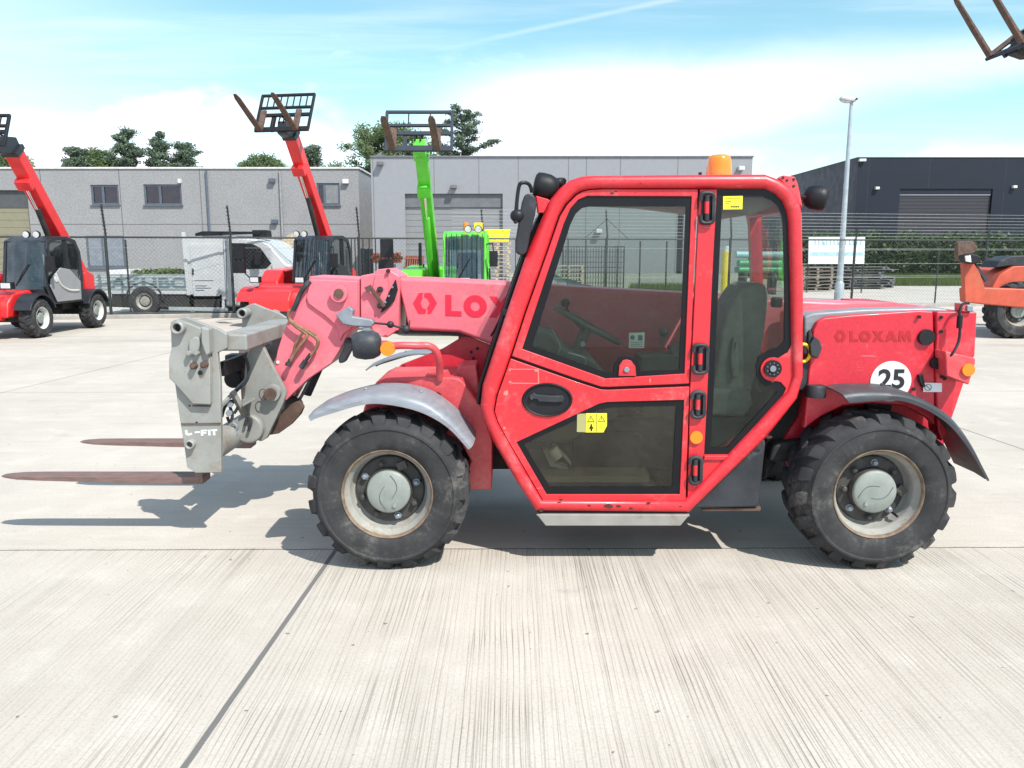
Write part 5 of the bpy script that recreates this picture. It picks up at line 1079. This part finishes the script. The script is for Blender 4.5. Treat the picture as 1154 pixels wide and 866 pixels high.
def worklamp(q, d, s=1.0):
    d = Vector(d).normalized(); m = MB(); m.lathe([(.001, .0), (.052 * s, .0), (.060 * s, -.008 * s), (.062 * s, -.03 * s), (.060 * s, -.065 * s), (.050 * s, -.092 * s), (.030 * s, -.108 * s), (.001, -.112 * s)], Vector(q) + d * .05 * s, d, 22)
    o = m.build('work_lamp', M['black'], T, ang=50); m = MB(); m.lathe([(.05 * s, .0015), (.001, .003)], Vector(q) + d * .05 * s, d, 22); m.build('lamp_lens', M['lamp'], o); return o
worklamp(pt(919, 223, 3.78), (1, -.25, -.15), .93)
m = MB(); m.tube([pt(901, 222, 3.75), pt(907, 223, 3.76), pt(910, 222, 3.78)], .012, 8); m.build('lamp_mount', M['black'], T)
worklamp(pt(615, 211, 3.74), (-.97, .15, .2), .98)
m = MB(); m.tube(catmull([pt(624, 212, 3.76), pt(628, 204, 3.76), pt(636, 204, 3.78), pt(628, 214, 3.78), pt(622, 220, 3.78)], 5), .011, 8); m.ball(pt(630, 206, 3.76), .022, 10); m.build('lamp_mount', M['black'], T)
m = MB(); m.plate([(603.5, 220.5), (619, 225), (617, 232), (613, 240), (606, 240.5)], 3.68, .07); m.build('mirror_bracket', M['redcab'], T, .005)
# mirror: housing, loop arm, spot mirror
m = MB(); A = [(598, 218), (603, 221), (605, 229), (603, 243), (598, 262), (595, 279), (593, 286), (586, 288.5), (580.5, 284), (581.5, 268), (585, 246), (588, 228), (591.5, 219)]
m.plate(A, 3.60, .13); m.build('mirror', M['greyplastic'], T, .016, seg=3)
m = MB(); m.tube(catmull([pt(581.5, 239, 3.62), pt(583, 222, 3.62), pt(585, 210, 3.62), pt(588, 206.3, 3.62), pt(594, 206.6, 3.63), pt(597.5, 210, 3.64), pt(599.5, 217, 3.65)], 6), .0085, 8); m.build('mirror_arm', M['black'], T)
m = MB(); m.ball(pt(583, 243.5, 3.61), .034, 16, (.95, .8, .85)); m.ball(pt(581, 250, 3.60), .010, 8); m.build('spot_mirror', M['black'], T)

# cab inside
m = MB(); c = pt(662, 366.5, 4.0); d = (pt(697, 386, 4.0) - pt(627, 347, 4.0)); d.y = 0; Rr = d.length / 2; d.normalize(); e = Vector((0, 1, 0)); nn = d.cross(e).normalized()
m.tube([c + d * math.cos(a) * Rr + e * math.sin(a) * Rr for a in [2 * PI * k / 40 for k in range(40)]], .0135, 10, closed=True)
for a in (.3, 2.2, 4.3): m.bar(c + nn * .03 * (1 if nn.z < 0 else -1), c + d * math.cos(a) * Rr + e * math.sin(a) * Rr, .02, .012)
low_ = pt(640, 420, 4.0); m.cyl(c, low_, .03, 12); m.build('steering_wheel', M['inner'], T)
m = MB(); m.ball(pt(637, 341.5, 3.9), .023, 12); m.cyl(pt(637, 343, 3.9), pt(640, 352, 3.93), .007, 8); m.build('steering_knob', M['black'], T)
m = MB(); m.plate([(605, 372), (625, 378), (640, 395), (668, 404), (690, 430), (700, 470), (640, 500), (600, 500), (575, 470)], 3.82, .38); m.build('dashboard', M['inner'], T, .02)
m = MB(); m.tube(catmull([pt(640, 398, 3.78), pt(655, 402, 3.78), pt(660, 406, 3.78), pt(659, 412, 3.78)], 5), .004, 6); m.tube(catmull([pt(622, 372, 3.8), pt(627, 380, 3.8), pt(631, 392, 3.8), pt(629, 398, 3.8)], 5), .004, 6); m.build('dash_rail', M['steel'], T)
m = MB(); m.disc(657, 388, 3.84, 3, .02, 12); m.build('ignition_lock', M['steel'], T)
m = MB(); m.box((atY((620, 520), 4.0).x + .17, 4.0, .42), (.62, .58, .03)); m.build('floor_mat', mat('lightened_floor_mat', (.17, .165, .145), .85), T)  # mat colour lightened to imitate sunlight on the cab floor
m = MB(); m.plate([(612, 508), (617, 506), (626, 522), (640, 527), (640, 531), (620, 526)], 3.85, .06); m.cyl(pt(623, 500, 3.9), pt(649, 528, 3.9), .010, 8); m.cyl(pt(622, 506, 3.8), pt(630, 516, 3.8), .03, 12); m.build('pedal', mat('pedal_grey', (.46, .50, .47), .6), T, .004)
m = MB(); m.plate([(570, 392), (905, 392), (905, 450), (778, 572), (608, 572), (545, 462)], 4.325, .012); m.build('far_side_panel', M['red'], T)
zc_ = pt(800, 217, 3.75).z; xa, xb = pt(650, 217, 3.75).x, pt(877, 217, 3.75).x
m = MB(); m.poly([(xa, 3.78, zc_), (xa, 3.78, zc_ - .03), (xa + .35, 3.78, zc_ - .045), (xb - .12, 3.78, zc_ - .10), (xb, 3.78, zc_ - .06), (xb, 3.78, zc_)], (0, .50, 0)); m.build('headliner', mat('beige_headliner', (.40, .35, .29), .85), T, .02)
m = MB(); m.plate([(622, 546), (720, 544), (742, 549), (740, 553), (622, 553)], 3.80, .4); m.build('floor_sill', M['seat'], T, .006)
# seat
sb = [(838, 324), (846, 319.5), (856, 319), (864, 322), (866.5, 332), (865, 352), (862, 375), (858, 400), (851, 432), (846, 448), (806, 448), (803, 436), (806, 420), (810, 396), (814, 372), (822, 350), (830, 335)]
m = MB(); m.plate(sb, 3.86, .30); seat = m.build('seat_back', M['seat'], T, .035, seg=4)
m = MB(); m.plate([(826, 385), (829, 378), (833, 390), (834, 410), (832, 425), (826, 428), (823, 405)], 3.83, .05); m.build('seat_bolster', M['seat'], seat, .015, seg=3)
m = MB(); m.plate([(790, 446), (800, 438), (846, 440), (850, 456), (842, 470), (795, 470), (770, 462), (760, 452)], 3.82, .40); m.build('seat_cushion', M['seat'], T, .03, seg=4)
m = MB(); m.plate([(780, 470), (845, 470), (830, 495), (800, 560), (770, 560), (772, 500)], 3.85, .34); m.build('seat_base', M['inner'], T, .02)
m = MB(); m.plate([(756, 392), (775, 388), (800, 396), (802, 404), (758, 402)], 4.12, .12); m.cyl(pt(745, 392, 4.1), pt(748, 376, 4.1), .012, 10); m.ball(pt(748, 374, 4.1), .026, 12); m.plate([(722, 402), (770, 400), (772, 430), (780, 470), (725, 470)], 4.1, .2); m.build('armrest_console', M['inner'], T, .012)
m = MB(); m.box(pt(875, 341, 4.0), (.05, .05, .05)); m.build('seat_bracket', M['black'], T, .01)
ORG = Vector((0, 0, 0))
# ================================================================ BACKGROUND TELEHANDLERS (local: forward +X, left side +Y)
M['bred'] = mat('bright_red_paint', (.66, .022, .025), .35, var=.06, coat=.3); M['bgreen'] = mat('bright_green_paint', (.10, .50, .035), .35, var=.08, coat=.3)
M['borange'] = mat('worn_orange_paint', (.46, .075, .038), .5, var=.15, dirt=(.35, .12, .06), damt=.4); M['doorgrey'] = mat('silver_grey_door', (.25, .25, .26), .4, var=.05)
M['cabblack'] = mat('black_cab_paint', (.016, .019, .024), .4, var=.1); M['rimw'] = mat('white_rim', (.52, .52, .50), .4, var=.05)
rim_bg = None
def make_tele(label, loc, rz, s, paint, headm, ang, L, ext, tilt, group=None, frame=None, guard=False, style=0, piv=(-1.15, -.12, 1.15), bh=(.30, .27), steer=0.0, hx=0.0, cs=1.0):
    global ORG; ORG = Vector((0, 0, 0)); frame = frame or M['cabblack']
    o = empty('telehandler', loc, None, rz); o.scale = (s, s, s); tag(o, label, 'telehandler', group)
    for wx in (1.06, -1.06):
        for sd_ in (1, -1):
            w = copy_tree(w0, o); w.location = (wx, sd_ * .93, .385); w.rotation_euler = (0, 0, (PI if sd_ > 0 else 0) + (steer if wx > 0 else 0)); 
            if 'label' in w: del w['label']
            for ch in list(w.children):
                if ch.name.startswith(('wheel_nut', 'valve')): bpy.data.objects.remove(ch)
                else:
                    ch.rotation_euler = (0, 1.3 * wx + sd_, 0)
                    if ch.name.startswith('rim'): 
                        ch.data = RIMW
    P = lambda pts, y0, y1: ([Vector((a, y0, c)) for a, c in pts], (0, y1 - y0, 0))
    m = MB(); m.box((0, 0, .52), (2.7, .55, .34)); m.box((-.9, 0, .62), (1.0, 1.0, .35)); m.box((1.06, 0, .385), (.16, 1.4, .16)); m.box((-1.06, 0, .385), (.16, 1.4, .16)); m.build('chassis', M['dark'], o, .02)
    m = MB(); m.poly(*P([(-1.5, .62), (-1.5, 1.15), (-1.3, 1.28), (.3, 1.20), (.6, .95), (.6, .55), (-1.3, .55)], -.42, -.88)); m.build('engine_hood', paint, o, .05, seg=3)
    m = MB(); m.poly(*P([(-1.72, .50), (-1.72, 1.15), (-1.45, 1.25), (-1.3, 1.2), (-1.35, .5)], .55, -.8)); m.build('counterweight', paint, o, .04)
    m = MB(); m.poly(*P([(.62, .50), (.62, .84), (.8, .92), (1.35, .88), (1.55, .7), (1.62, .42), (1.45, .42)], -.58, .58)); m.build('front_body', paint, o, .04)
    m = MB(); m.poly(*P([(1.3, .50), (1.3, .83), (1.75, .80), (1.9, .62), (1.9, .38), (1.5, .36)], -.45, .45)); m.build('front_frame', paint, o, .03)
    for sd_ in (1, -1):
        for wx in (1.06, -1.06):
            ring = []
            for k in range(11):
                a = PI * (.12 + .76 * k / 10); r1, r2 = .44, .475; c_, s_ = math.cos(a), math.sin(a)
                ring.append([Vector((wx + c_ * r1, sd_ * .62, .385 + s_ * r1)), Vector((wx + c_ * r1, sd_ * .95, .385 + s_ * r1)), Vector((wx + c_ * r2, sd_ * .95, .385 + s_ * r2)), Vector((wx + c_ * r2, sd_ * .62, .385 + s_ * r2))])
            m = MB(); m.loft(ring); m.build('fender', M['cabblack'] if style == 0 else paint, o, .006)
    # cab, left side
    prof = [(-.55, .62), (-.62, 1.2), (-.58, 1.65), (-.42, 1.90), (-.1, 1.97), (.35, 1.96), (.62, 1.86), (.74, 1.3), (.80, .98), (.62, .62)]
    inn = [(-.46, 1.1), (-.52, 1.22), (-.48, 1.62), (-.36, 1.82), (-.1, 1.89), (.33, 1.88), (.54, 1.80), (.65, 1.3), (.70, 1.05), (.40, .98)]
    ya, yb_ = .88, .02
    for nm, y_ in (('cab_frame', ya), ('cab_frame', yb_ + .05)):
        m = MB(); m.poly([Vector((a, y_, c)) for a, c in prof], (0, -.05, 0), [[Vector((a, y_, c)) for a, c in inn]]); m.build(nm, frame, o, .012)
        m = MB(); m.poly([Vector((a, y_ - .02, c)) for a, c in inn], (0, -.006, 0)); m.build('side_window', M['glassb'], o)
    m = MB(); m.poly([Vector((a, ya - .051, c)) for a, c in ((-.60, 1.6), (-.42, 1.90), (-.1, 1.97), (.35, 1.96), (.62, 1.86), (.60, 1.80), (.33, 1.9), (-.1, 1.91), (-.38, 1.85), (-.52, 1.6))], (0, -(ya - yb_ - .102), 0)); m.build('cab_roof', frame if style != 2 else paint, o, .01)
    m = MB(); m.bar((-.05, ya + .003, 1.05), (-.02, ya + .003, 1.9), .05, .03); m.build('door_post', frame, o)
    m = MB(); m.poly([Vector((a, ya + .012, c)) for a, c in ((-.40, .66), (-.42, 1.05), (-.05, 1.30), (.30, 1.34), (.66, 1.12), (.70, .98), (.50, .66))], (0, .028, 0)); dr = m.build('door', M['doorgrey'] if style == 0 else frame, o, .015, seg=3)
    m = MB(); m.tube(catmull([Vector((-.30, ya + .045, .86)), Vector((.05, ya + .047, .88)), Vector((.35, ya + .047, 1.0)), Vector((.50, ya + .045, 1.22))], 6), .022, 6); m.cyl((.50, ya + .04, 1.12), (.50, ya + .055, 1.12), .06, 14); m.build('door_trim', M['rimw'] if style == 0 else M['black'], dr)
    for x1_, x2_, nm in (((.60, 1.86), (.79, .92), 'windscreen'), ((-.58, 1.65), (-.60, 1.1), 'rear_window')):
        m = MB(); m.loft([[Vector((x1_[0] + .04 * math.sin(PI * k / 6) * (1 if x1_[0] > 0 else -1), ya - .06 - (ya - yb_ - .12) * k / 6, x1_[1])) for k in range(7)], [Vector((x2_[0] + .05 * math.sin(PI * k / 6) * (1 if x1_[0] > 0 else -1), ya - .06 - (ya - yb_ - .12) * k / 6, x2_[1])) for k in range(7)]], False); m.build(nm, M['glassb'], o)
    m = MB(); m.box((.74, (ya + yb_) / 2, .80), (.10, ya - yb_ - .1, .34)); m.bar((.76, ya - .1, 1.02), (.76, ya - .1, 1.03), .02); m.build('cab_nose', frame, o, .02)
    m = MB(); m.tube([(.82, .3, .99), (.80, .45, 1.25), (.76, .55, 1.42)], .012, 6); m.build('wiper', M['black'], o)
    m = MB(); m.box((-.25, .45, .95), (.45, .45, .14)); m.poly([(-.45, .24, .95), (-.50, .24, 1.5), (-.38, .24, 1.55), (-.30, .24, .95)], (0, .42, 0)); m.build('seat', M['inner'], o, .03)
    m = MB(); cc = Vector((.32, .45, 1.28)); m.tube([cc + Vector((math.cos(a) * .12, math.sin(a) * .18, -math.cos(a) * .13)) for a in [2 * PI * k / 20 for k in range(20)]], .014, 6, closed=True); m.bar(cc, (.5, .45, .9), .05); m.build('steering_wheel', M['inner'], o)
    for y_ in ((.72, .52) if style != 1 else (.30, .12)):
        m = MB(); m.lathe([(.001, .03), (.07, .028), (.075, 0), (.06, -.05), (.001, -.07)], (.68, y_, 1.99), (1, 0, -.1), 16); m.cur = 1; m.lathe([(.062, .030), (.001, .034)], (.68, y_, 1.99), (1, 0, -.1), 16); m.build('work_lamp', [M['black'], M['lamp']], o)
    for y_ in (.50, -.52):
        m = MB(); m.box((1.40, y_ * 1.0, 1.02), (.12, .22, .13)); m.cur = 1; m.box((1.465, y_, 1.02), (.01, .18, .10)); m.build('headlight', [M['black'], M['lamp']], o, .01)
    m = MB(); m.tube([(.66, ya, 1.7), (.80, ya + .12, 1.72), (.82, ya + .14, 1.55)], .014, 6); m.box((.82, ya + .14, 1.42), (.06, .16, .30)); m.build('mirror', M['black'], o, .01)
    m = MB(); m.tube([(1.0, -.75, .95), (1.15, -.95, 1.2), (1.15, -.98, 1.5)], .016, 6); m.box((1.15, -1.0, 1.62), (.09, .24, .34)); m.box((1.15, -1.02, 1.28), (.10, .28, .26)); m.build('front_mirror', M['black'], o, .02)
    if guard:
        m = MB(); [m.bar((.69 + .03, .10 + k * .10, 1.9), (.85, .10 + k * .10, .98), .012) for k in range(8)]; m.build('window_guard', M['black'], o)
    # boom
    pv = Vector(piv); d = Vector((math.cos(ang), 0, math.sin(ang))); u_ = Vector((-math.sin(ang), 0, math.cos(ang))); sy = Vector((0, 1, 0))
    Mx = Matrix((d, sy, u_)).transposed()
    m = MB(); m.box(pv + d * (L / 2 - .1), (L + .2, bh[1], bh[0]), Mx); m.build('boom', paint, o, .025)
    tip = pv + d * (L + ext)
    if ext > .25:
        m = MB(); m.box(pv + d * (L + ext / 2), (ext, bh[1] * .78, bh[0] * .78), Mx); m.build('boom_extension', paint, o, .015)
    m = MB(); m.box(pv + d * L, (.10, bh[1] + .05, bh[0] + .05), Mx); m.build('boom_collar', headm, o, .01)
    fd = Vector((math.cos(tilt), 0, math.sin(tilt))); fu_ = Vector((-math.sin(tilt), 0, math.cos(tilt)))
    hc = tip + d * .22 + Vector((hx, 0, -hx * .1)); m = MB(); m.poly([tip + u_ * .13 - sy * .11, tip + u_ * .15 + d * .2 - sy * .11, hc + Vector((.25, 0, .05)) - sy * .11, hc + Vector((.30, 0, -.20)) - sy * .11, hc + Vector((.10, 0, -.26)) - sy * .11, tip - u_ * .13 - sy * .11], (0, .22, 0)); m.build('boom_head', headm, o, .02)
    m = MB(); m.cyl(pv + d * .35 - Vector((-.35, 0, .45)), pv + d * (L * .62) - u_ * .2, .055, 10); m.build('lift_cylinder', M['dark'] if style != 2 else paint, o)
    m = MB(); m.cyl(pv + d * (L * .5) - u_ * .24, pv + d * (L * .80) - u_ * .18, .030, 10); m.build('cylinder_rod', M['chrome'], o)
    m = MB(); q = pv + d * L * .80 - u_ * .18; m.box(q, (.22, bh[1] + .03, .16), Mx); m.build('cylinder_bracket', paint, o, .02)
    for y_ in (-.07, .03):
        m = MB(); m.tube(catmull([pv + d * (L * .15) + u_ * (bh[0] * .5 + .02) + sy * y_, pv + d * (L * .6) + u_ * (bh[0] * .5 + .035) + sy * y_, tip + u_ * (bh[0] * .5 + .03) + sy * y_, hc + Vector((.12, y_, .16)), hc + Vector((.28, y_, .02))], 5), .017, 6); m.build('hydraulic_hose', M['black'], o)
    m = MB(); [m.box((-.35 - k * .09, -.885, .98), (.05, .012, .18)) for k in range(7)]; m.build('hood_grille', M['black'], o)
    m = MB(); [m.cyl((-.60 + .0, y_, 1.0), (-.60, y_, 1.3), .02, 8) for y_ in (-.5,)]; m.cyl((-.9, -.6, 1.15), (-.9, -.6, 1.75), .035, 10); m.build('exhaust', M['black'], o)
    C0 = hc + Vector((.30, 0, -.12))
    Mf = Matrix((fd, sy, fu_)).transposed(); cg = empty('fork_carriage', (0, 0, 0), o)
    m = MB()
    for z_, h_ in ((0.0, .10), (.38, .07), (.58, .05), (.92, .05)): m.box(C0 + fu_ * z_ * cs, (.05, 1.20, h_), Mf)
    for y_ in (-.58, .58): m.box(C0 + fu_ * .46 * cs + sy * y_, (.052, .05, .92 * cs), Mf)
    for y_ in (-.25, .25): m.box(C0 + fu_ * .2 * cs + sy * y_ - fd * .05, (.10, .06, .4 * cs), Mf)
    nb_ = 8 if style != 2 else 3
    for k in range(1, nb_): m.box(C0 + fu_ * .75 * cs + sy * (-.58 + 1.16 * k / nb_), (.03, .022, .34 * cs), Mf)
    m.build('carriage_frame', M['black'] if style != 2 else M['steeldk'], cg, .006)
    for y_ in (-.45, .33):
        m = MB(); m.box(C0 + fu_ * .22 * cs + sy * y_ + fd * .05, (.045, .12, .5 * cs), Mf); rings = []
        for t, th_, wd in ((0, .05, .12), (.5, .04, .12), (1.0, .022, .12), (1.12, .012, .06)):
            c = C0 + fd * (.04 + t) + sy * y_ - fu_ * .02; rings.append([c + sy * wd / 2, c - sy * wd / 2, c - sy * wd / 2 - fu_ * th_, c + sy * wd / 2 - fu_ * th_])
        m.loft(rings); m.build('fork', M['rust'], cg, .004)
    return o
M['steeldk'] = mat('dark_blue_steel', (.030, .038, .055), .6, spec=.25, var=.1)
src = [c for c in w0.children if c.name.startswith('rim')][0]; RIMW = src.data.copy(); RIMW.materials.clear(); RIMW.materials.append(M['rimw']); RIMW.materials.append(M['rimw'])
g_ = 'red telehandlers parked along the fence'
qA = gp(40, 381); qA2 = gp(112, 368)
make_tele('red telehandler with silver grey door parked at the left edge of the yard', (qA.x - .70, qA.y + 1.02, 0), R(-90), .92, M['bred'], M['cabblack'], R(50), 3.25, .0, R(24), g_, steer=.0, piv=(-1.5, .36, 1.1), bh=(.27, .27), hx=.75, cs=.62)
qB = gp(272, 368)
make_tele('red telehandler with bar guarded windscreen behind the big boom, forks raised high', (qB.x + 1.15, qB.y + .95, 0), R(-100), .95, M['bred'], M['cabblack'], R(52), 3.75, .0, R(28), g_, guard=True, style=1, piv=(-1.5, .15, 1.1), bh=(.26, .25), cs=.92)
oC = make_tele('bright green telehandler with raised green boom between two red ones', (-1.35, 16.2, 0), R(-90), .98, M['bgreen'], M['bgreen'], R(47), 3.5, .0, R(20), None, frame=M['bgreen'], guard=True, style=2, piv=(-.9, -.27, .75), bh=(.25, .23), cs=.76)
oD = make_tele('worn orange telehandler with blade frame at the right edge, brown forks raised overhead', (12.3, 14.8, 0), R(182), 1.15, M['borange'], M['dark'], R(42), 4.75, .0, R(52), None, frame=M['borange'], style=2, piv=(-1.0, -.2, 1.2))
m = MB(); m.lathe([(.001, 0), (.06, 0), (.06, .03), (.055, .14), (.001, .17)], (.2, .45, 1.98), (0, 0, 1), 14); m.build('beacon', M['orange'], oC); m = MB(); m.box((.15, .70, 2.07), (.03, .17, .13)); m.build('yellow_flag', M['yellowp'], oC)
# orange blade frame, lamps and fender in front of the orange machine
inv = oD.matrix_basis.inverted(); Yd = 14.0
def dpx(name, pts, th, mat_, bev=.01, Y=Yd):
    m = MB(); m.plate(pts, Y, th); m.v = [inv @ q for q in m.v]; return m.build(name, mat_, oD, bev)
dpx('blade_post', [(1086, 293), (1090, 289), (1100, 295), (1112, 330), (1104, 342), (1088, 341)], .12, M['borange'])
dpx('blade_beam', [(1088, 325), (1104, 324), (1160, 326), (1160, 348), (1150, 347), (1105, 343), (1089, 341)], .22, M['borange'], .02, Yd + .02)
dpx('ribbed_bracket', [(1118, 324), (1127, 309), (1143, 300), (1165, 300), (1165, 330), (1118, 330)], .5, M['borange'], .02, Yd + .25)
dpx('engine_cover', [(1122, 302), (1127, 294), (1140, 289), (1165, 288), (1165, 302), (1140, 300)], .5, M['greyplastic'], .02, Yd + .3)
dpx('front_lamp', [(1087, 288), (1096, 286), (1106, 289), (1106, 296), (1098, 298), (1088, 296)], .2, M['black'], .02, Yd - .2)
dpx('lamp_lens', [(1088, 289), (1094, 288), (1095, 296), (1089, 295)], .03, M['lamp'], .004, Yd - .25)
dpx('mirror_box', [(1079.5, 274), (1082, 272), (1097, 272), (1102, 279), (1101, 283), (1088, 290), (1083, 295), (1080, 292)], .12, M['rust'], .01)
dpx('mirror_arm', [(1097, 297), (1100, 296), (1114, 316), (1111, 318)], .05, M['greyplastic'], .004)

dpx('side_body', [(1128, 305), (1150, 298), (1180, 290), (1330, 288), (1330, 352), (1150, 348), (1128, 330)], 1.0, M['borange'], .03, Yd + .6)
ww = copy_tree(w0, oD); ww.location = inv @ Vector((8.95, 14.05, .50)); ww.rotation_euler = (0, 0, R(-182)); ww.scale = (1.15, 1.15, 1.15)
if 'label' in ww: del ww['label']
m = MB(); m.v = []; m.box((9.3, 14.9, .55), (.3, 1.3, .3)); m.v = [inv @ q for q in m.v]; m.build('outer_axle', M['dark'], oD, .02)
# ================================================================ FLATBED TRUCK
YT = gp(160, 356.5).y; tx = lambda px: pt(px, 300, YT).x; tz = lambda py: pt(250, py, YT).z
o = thing_at('flatbed_truck', Vector((tx(215), YT + 1, 0)), 'white flatbed truck with tall tool locker parked behind the fence, AKLIBO on its side', 'truck'); 
M['wpaint'] = mat('white_truck_paint', (.44, .46, .47), .4, var=.05, dirt=(.4, .4, .38), damt=.2); M['alu'] = mat('aluminium_side', (.34, .38, .385), .45, var=.1, streak=(.3, 1, 4)); M['tlet'] = mat('pale_teal_lettering', (.09, .15, .17), .6)
def tp_(name, pts, y0, th, mat_, bev=.01, par=None): m = MB(); m.plate(pts, YT, th); m.v = [q + Vector((0, y0, 0)) for q in m.v]; return m.build(name, mat_, par or o, bev)
def wheel_s(cx, par):
    w = empty('wheel', (0, 0, 0), o); z_ = .36; x_ = tx(cx)
    for nm, mt, pr in (('tyre', M['tyre'], [(.20, .0), (.24, -.02), (.31, -.02), (.355, .0), (.36, .18), (.33, .22), (.2, .22)]), ('rim', M['rim'] if cx < 200 else M['disc'], [(.205, -.005), (.19, .03), (.12, .06), (.11, .02), (.05, .01), (.0, .01)])):
        m = MB(); m.lathe(pr, (x_, YT - .02, z_), (0, 1, 0), 30); m.build(nm, mt, w, ang=45)
wheel_s(160, o); wheel_s(309, o)
tp_('truck_frame', [(100, 341), (262, 341), (262, 352), (215, 351), (100, 346)], .25, 1.4, M['dark'])
tp_('underside', [(125, 330), (250, 332), (250, 348), (125, 346)], .03, 1.6, M['dark'])
sp_ = tp_('drop_side', [(100, 310), (209, 309.5), (210, 327.5), (100, 328)], 0, .04, M['alu']); text('AKLIBO', .36, M['tlet'], 'side_lettering', sp_, pt(169, 320, YT) + Vector((0, -.004, 0)), off=.012, sx=1.5)
m = MB()
for k in range(6): zz = tz(309.5 + k * 3.2); m.box((tx(155), YT - .005, zz), (tx(209) - tx(100), .012, .012))
m.build('side_ribs', M['alu'], sp_)
tp_('bed_floor', [(100, 328), (214, 328), (214, 332), (100, 331.5)], 0, 1.9, M['wpaint'])
tp_('far_drop_side', [(100, 310), (205, 310), (205, 328), (100, 328)], 1.85, .04, M['alu'])
tp_('headboard_post', [(204.5, 262), (208, 262), (214.5, 333), (210.5, 333)], -.02, .1, M['wpaint'])
lk = tp_('tool_locker', [(207, 268), (250, 268), (254, 338), (212, 339)], .03, .8, M['wpaint'], .02)
tp_('locker_door', [(213, 275), (247, 275), (247, 334), (218, 334)], .015, .02, M['wpaint'], .006, lk); tp_('locker_legs', [(212, 338), (218, 338), (219, 352), (214, 352)], .03, .06, M['wpaint']); tp_('locker_legs', [(246, 338), (252, 338), (253, 352), (248, 352)], .03, .06, M['wpaint'])
tp_('step_bar', [(190, 346), (255, 347), (256, 351), (190, 350)], .0, .15, M['alu'], .004)
m = MB()
for y_, x0_, x1_ in ((316, 219, 240), (322, 220, 233), (324.5, 220, 238), (327, 220, 230)): m.plate([(x0_, y_), (x1_, y_), (x1_, y_ + .9), (x0_, y_ + .9)], YT + .012, .004)
m.build('locker_lettering', M['frameg'], lk); tp_('locker_handle', [(216.5, 303), (218, 303), (218, 310), (216.5, 310)], .0, .02, M['black'], .002, lk)
cab_ = tp_('truck_cab', [(250, 268), (262, 266.5), (292, 270), (303, 275), (322, 297), (336, 303), (341, 312), (343, 340), (330, 345), (325, 336), (309, 331), (296, 336), (291, 346), (254, 346)], .0, 1.9, M['wpaint'], .06)
tp_('side_window', [(258, 274), (284, 275), (293, 279), (306, 297), (300, 303), (260, 304)], -.012, .02, M['seal'], .01, cab_)
tp_('door_seam', [(254, 272), (254.8, 272), (256.5, 345), (255.7, 345)], -.008, .01, M['frameg'], 0, cab_); tp_('door_seam', [(306, 300), (306.8, 300), (308, 330), (307.2, 330)], -.008, .01, M['frameg'], 0, cab_); tp_('bumper', [(326, 331), (344, 331), (345, 343), (331, 346)], -.02, 1.9, M['black'], .02, cab_); tp_('door_mirror', [(289, 283), (297, 283), (297, 299), (290, 299)], -.25, .12, M['black'], .02, cab_)
m = MB(); m.poly([pt(294, 272, YT + .1), pt(322, 297, YT + .1), pt(322, 297, YT + .1) + Vector((0, 1.7, 0)), pt(294, 272, YT + .1) + Vector((0, 1.7, 0))], (.012, 0, .022)); m.build('windscreen', mat('windscreen_glass', (.16, .24, .30), .08, var=.1), cab_, .01)
tp_('roof_rack', [(216, 263), (224, 260.5), (290, 261), (290, 263.5), (216, 266)], .2, .06, M['black'], .01); tp_('roof_box', [(279, 259), (296, 259), (297, 268), (280, 268)], .3, .4, M['black'], .02); tp_('roof_fairing', [(222, 264), (280, 266), (280, 270), (222, 268)], .3, 1.2, M['wpaint'], .02)
ring = []
for k in range(13):
    a = PI * k / 12; r1, r2 = .43, .47; c = Vector((tx(160), YT - .01, .36)); ring.append([c + Vector((math.cos(a) * r_, y_, math.sin(a) * r_)) for r_, y_ in ((r1, 0), (r2, 0), (r2, .3), (r1, .3))])
m = MB(); m.loft(ring); m.build('mudguard', M['greyplastic'], o, .005)
m = MB(); rs = random.Random(8); q0, q1 = tx(137), tx(203)
leaves(m, ((q0 + q1) / 2, YT + .9, tz(309)), .9, 500, .06, rs, .14, .1); m.build('green_waste', M['grass'], o, ang=180)
tp_('white_board', [(110, 305), (135, 304), (135, 311), (110, 312)], .5, .6, M['white'])
ORG = Vector((0, 0, 0))
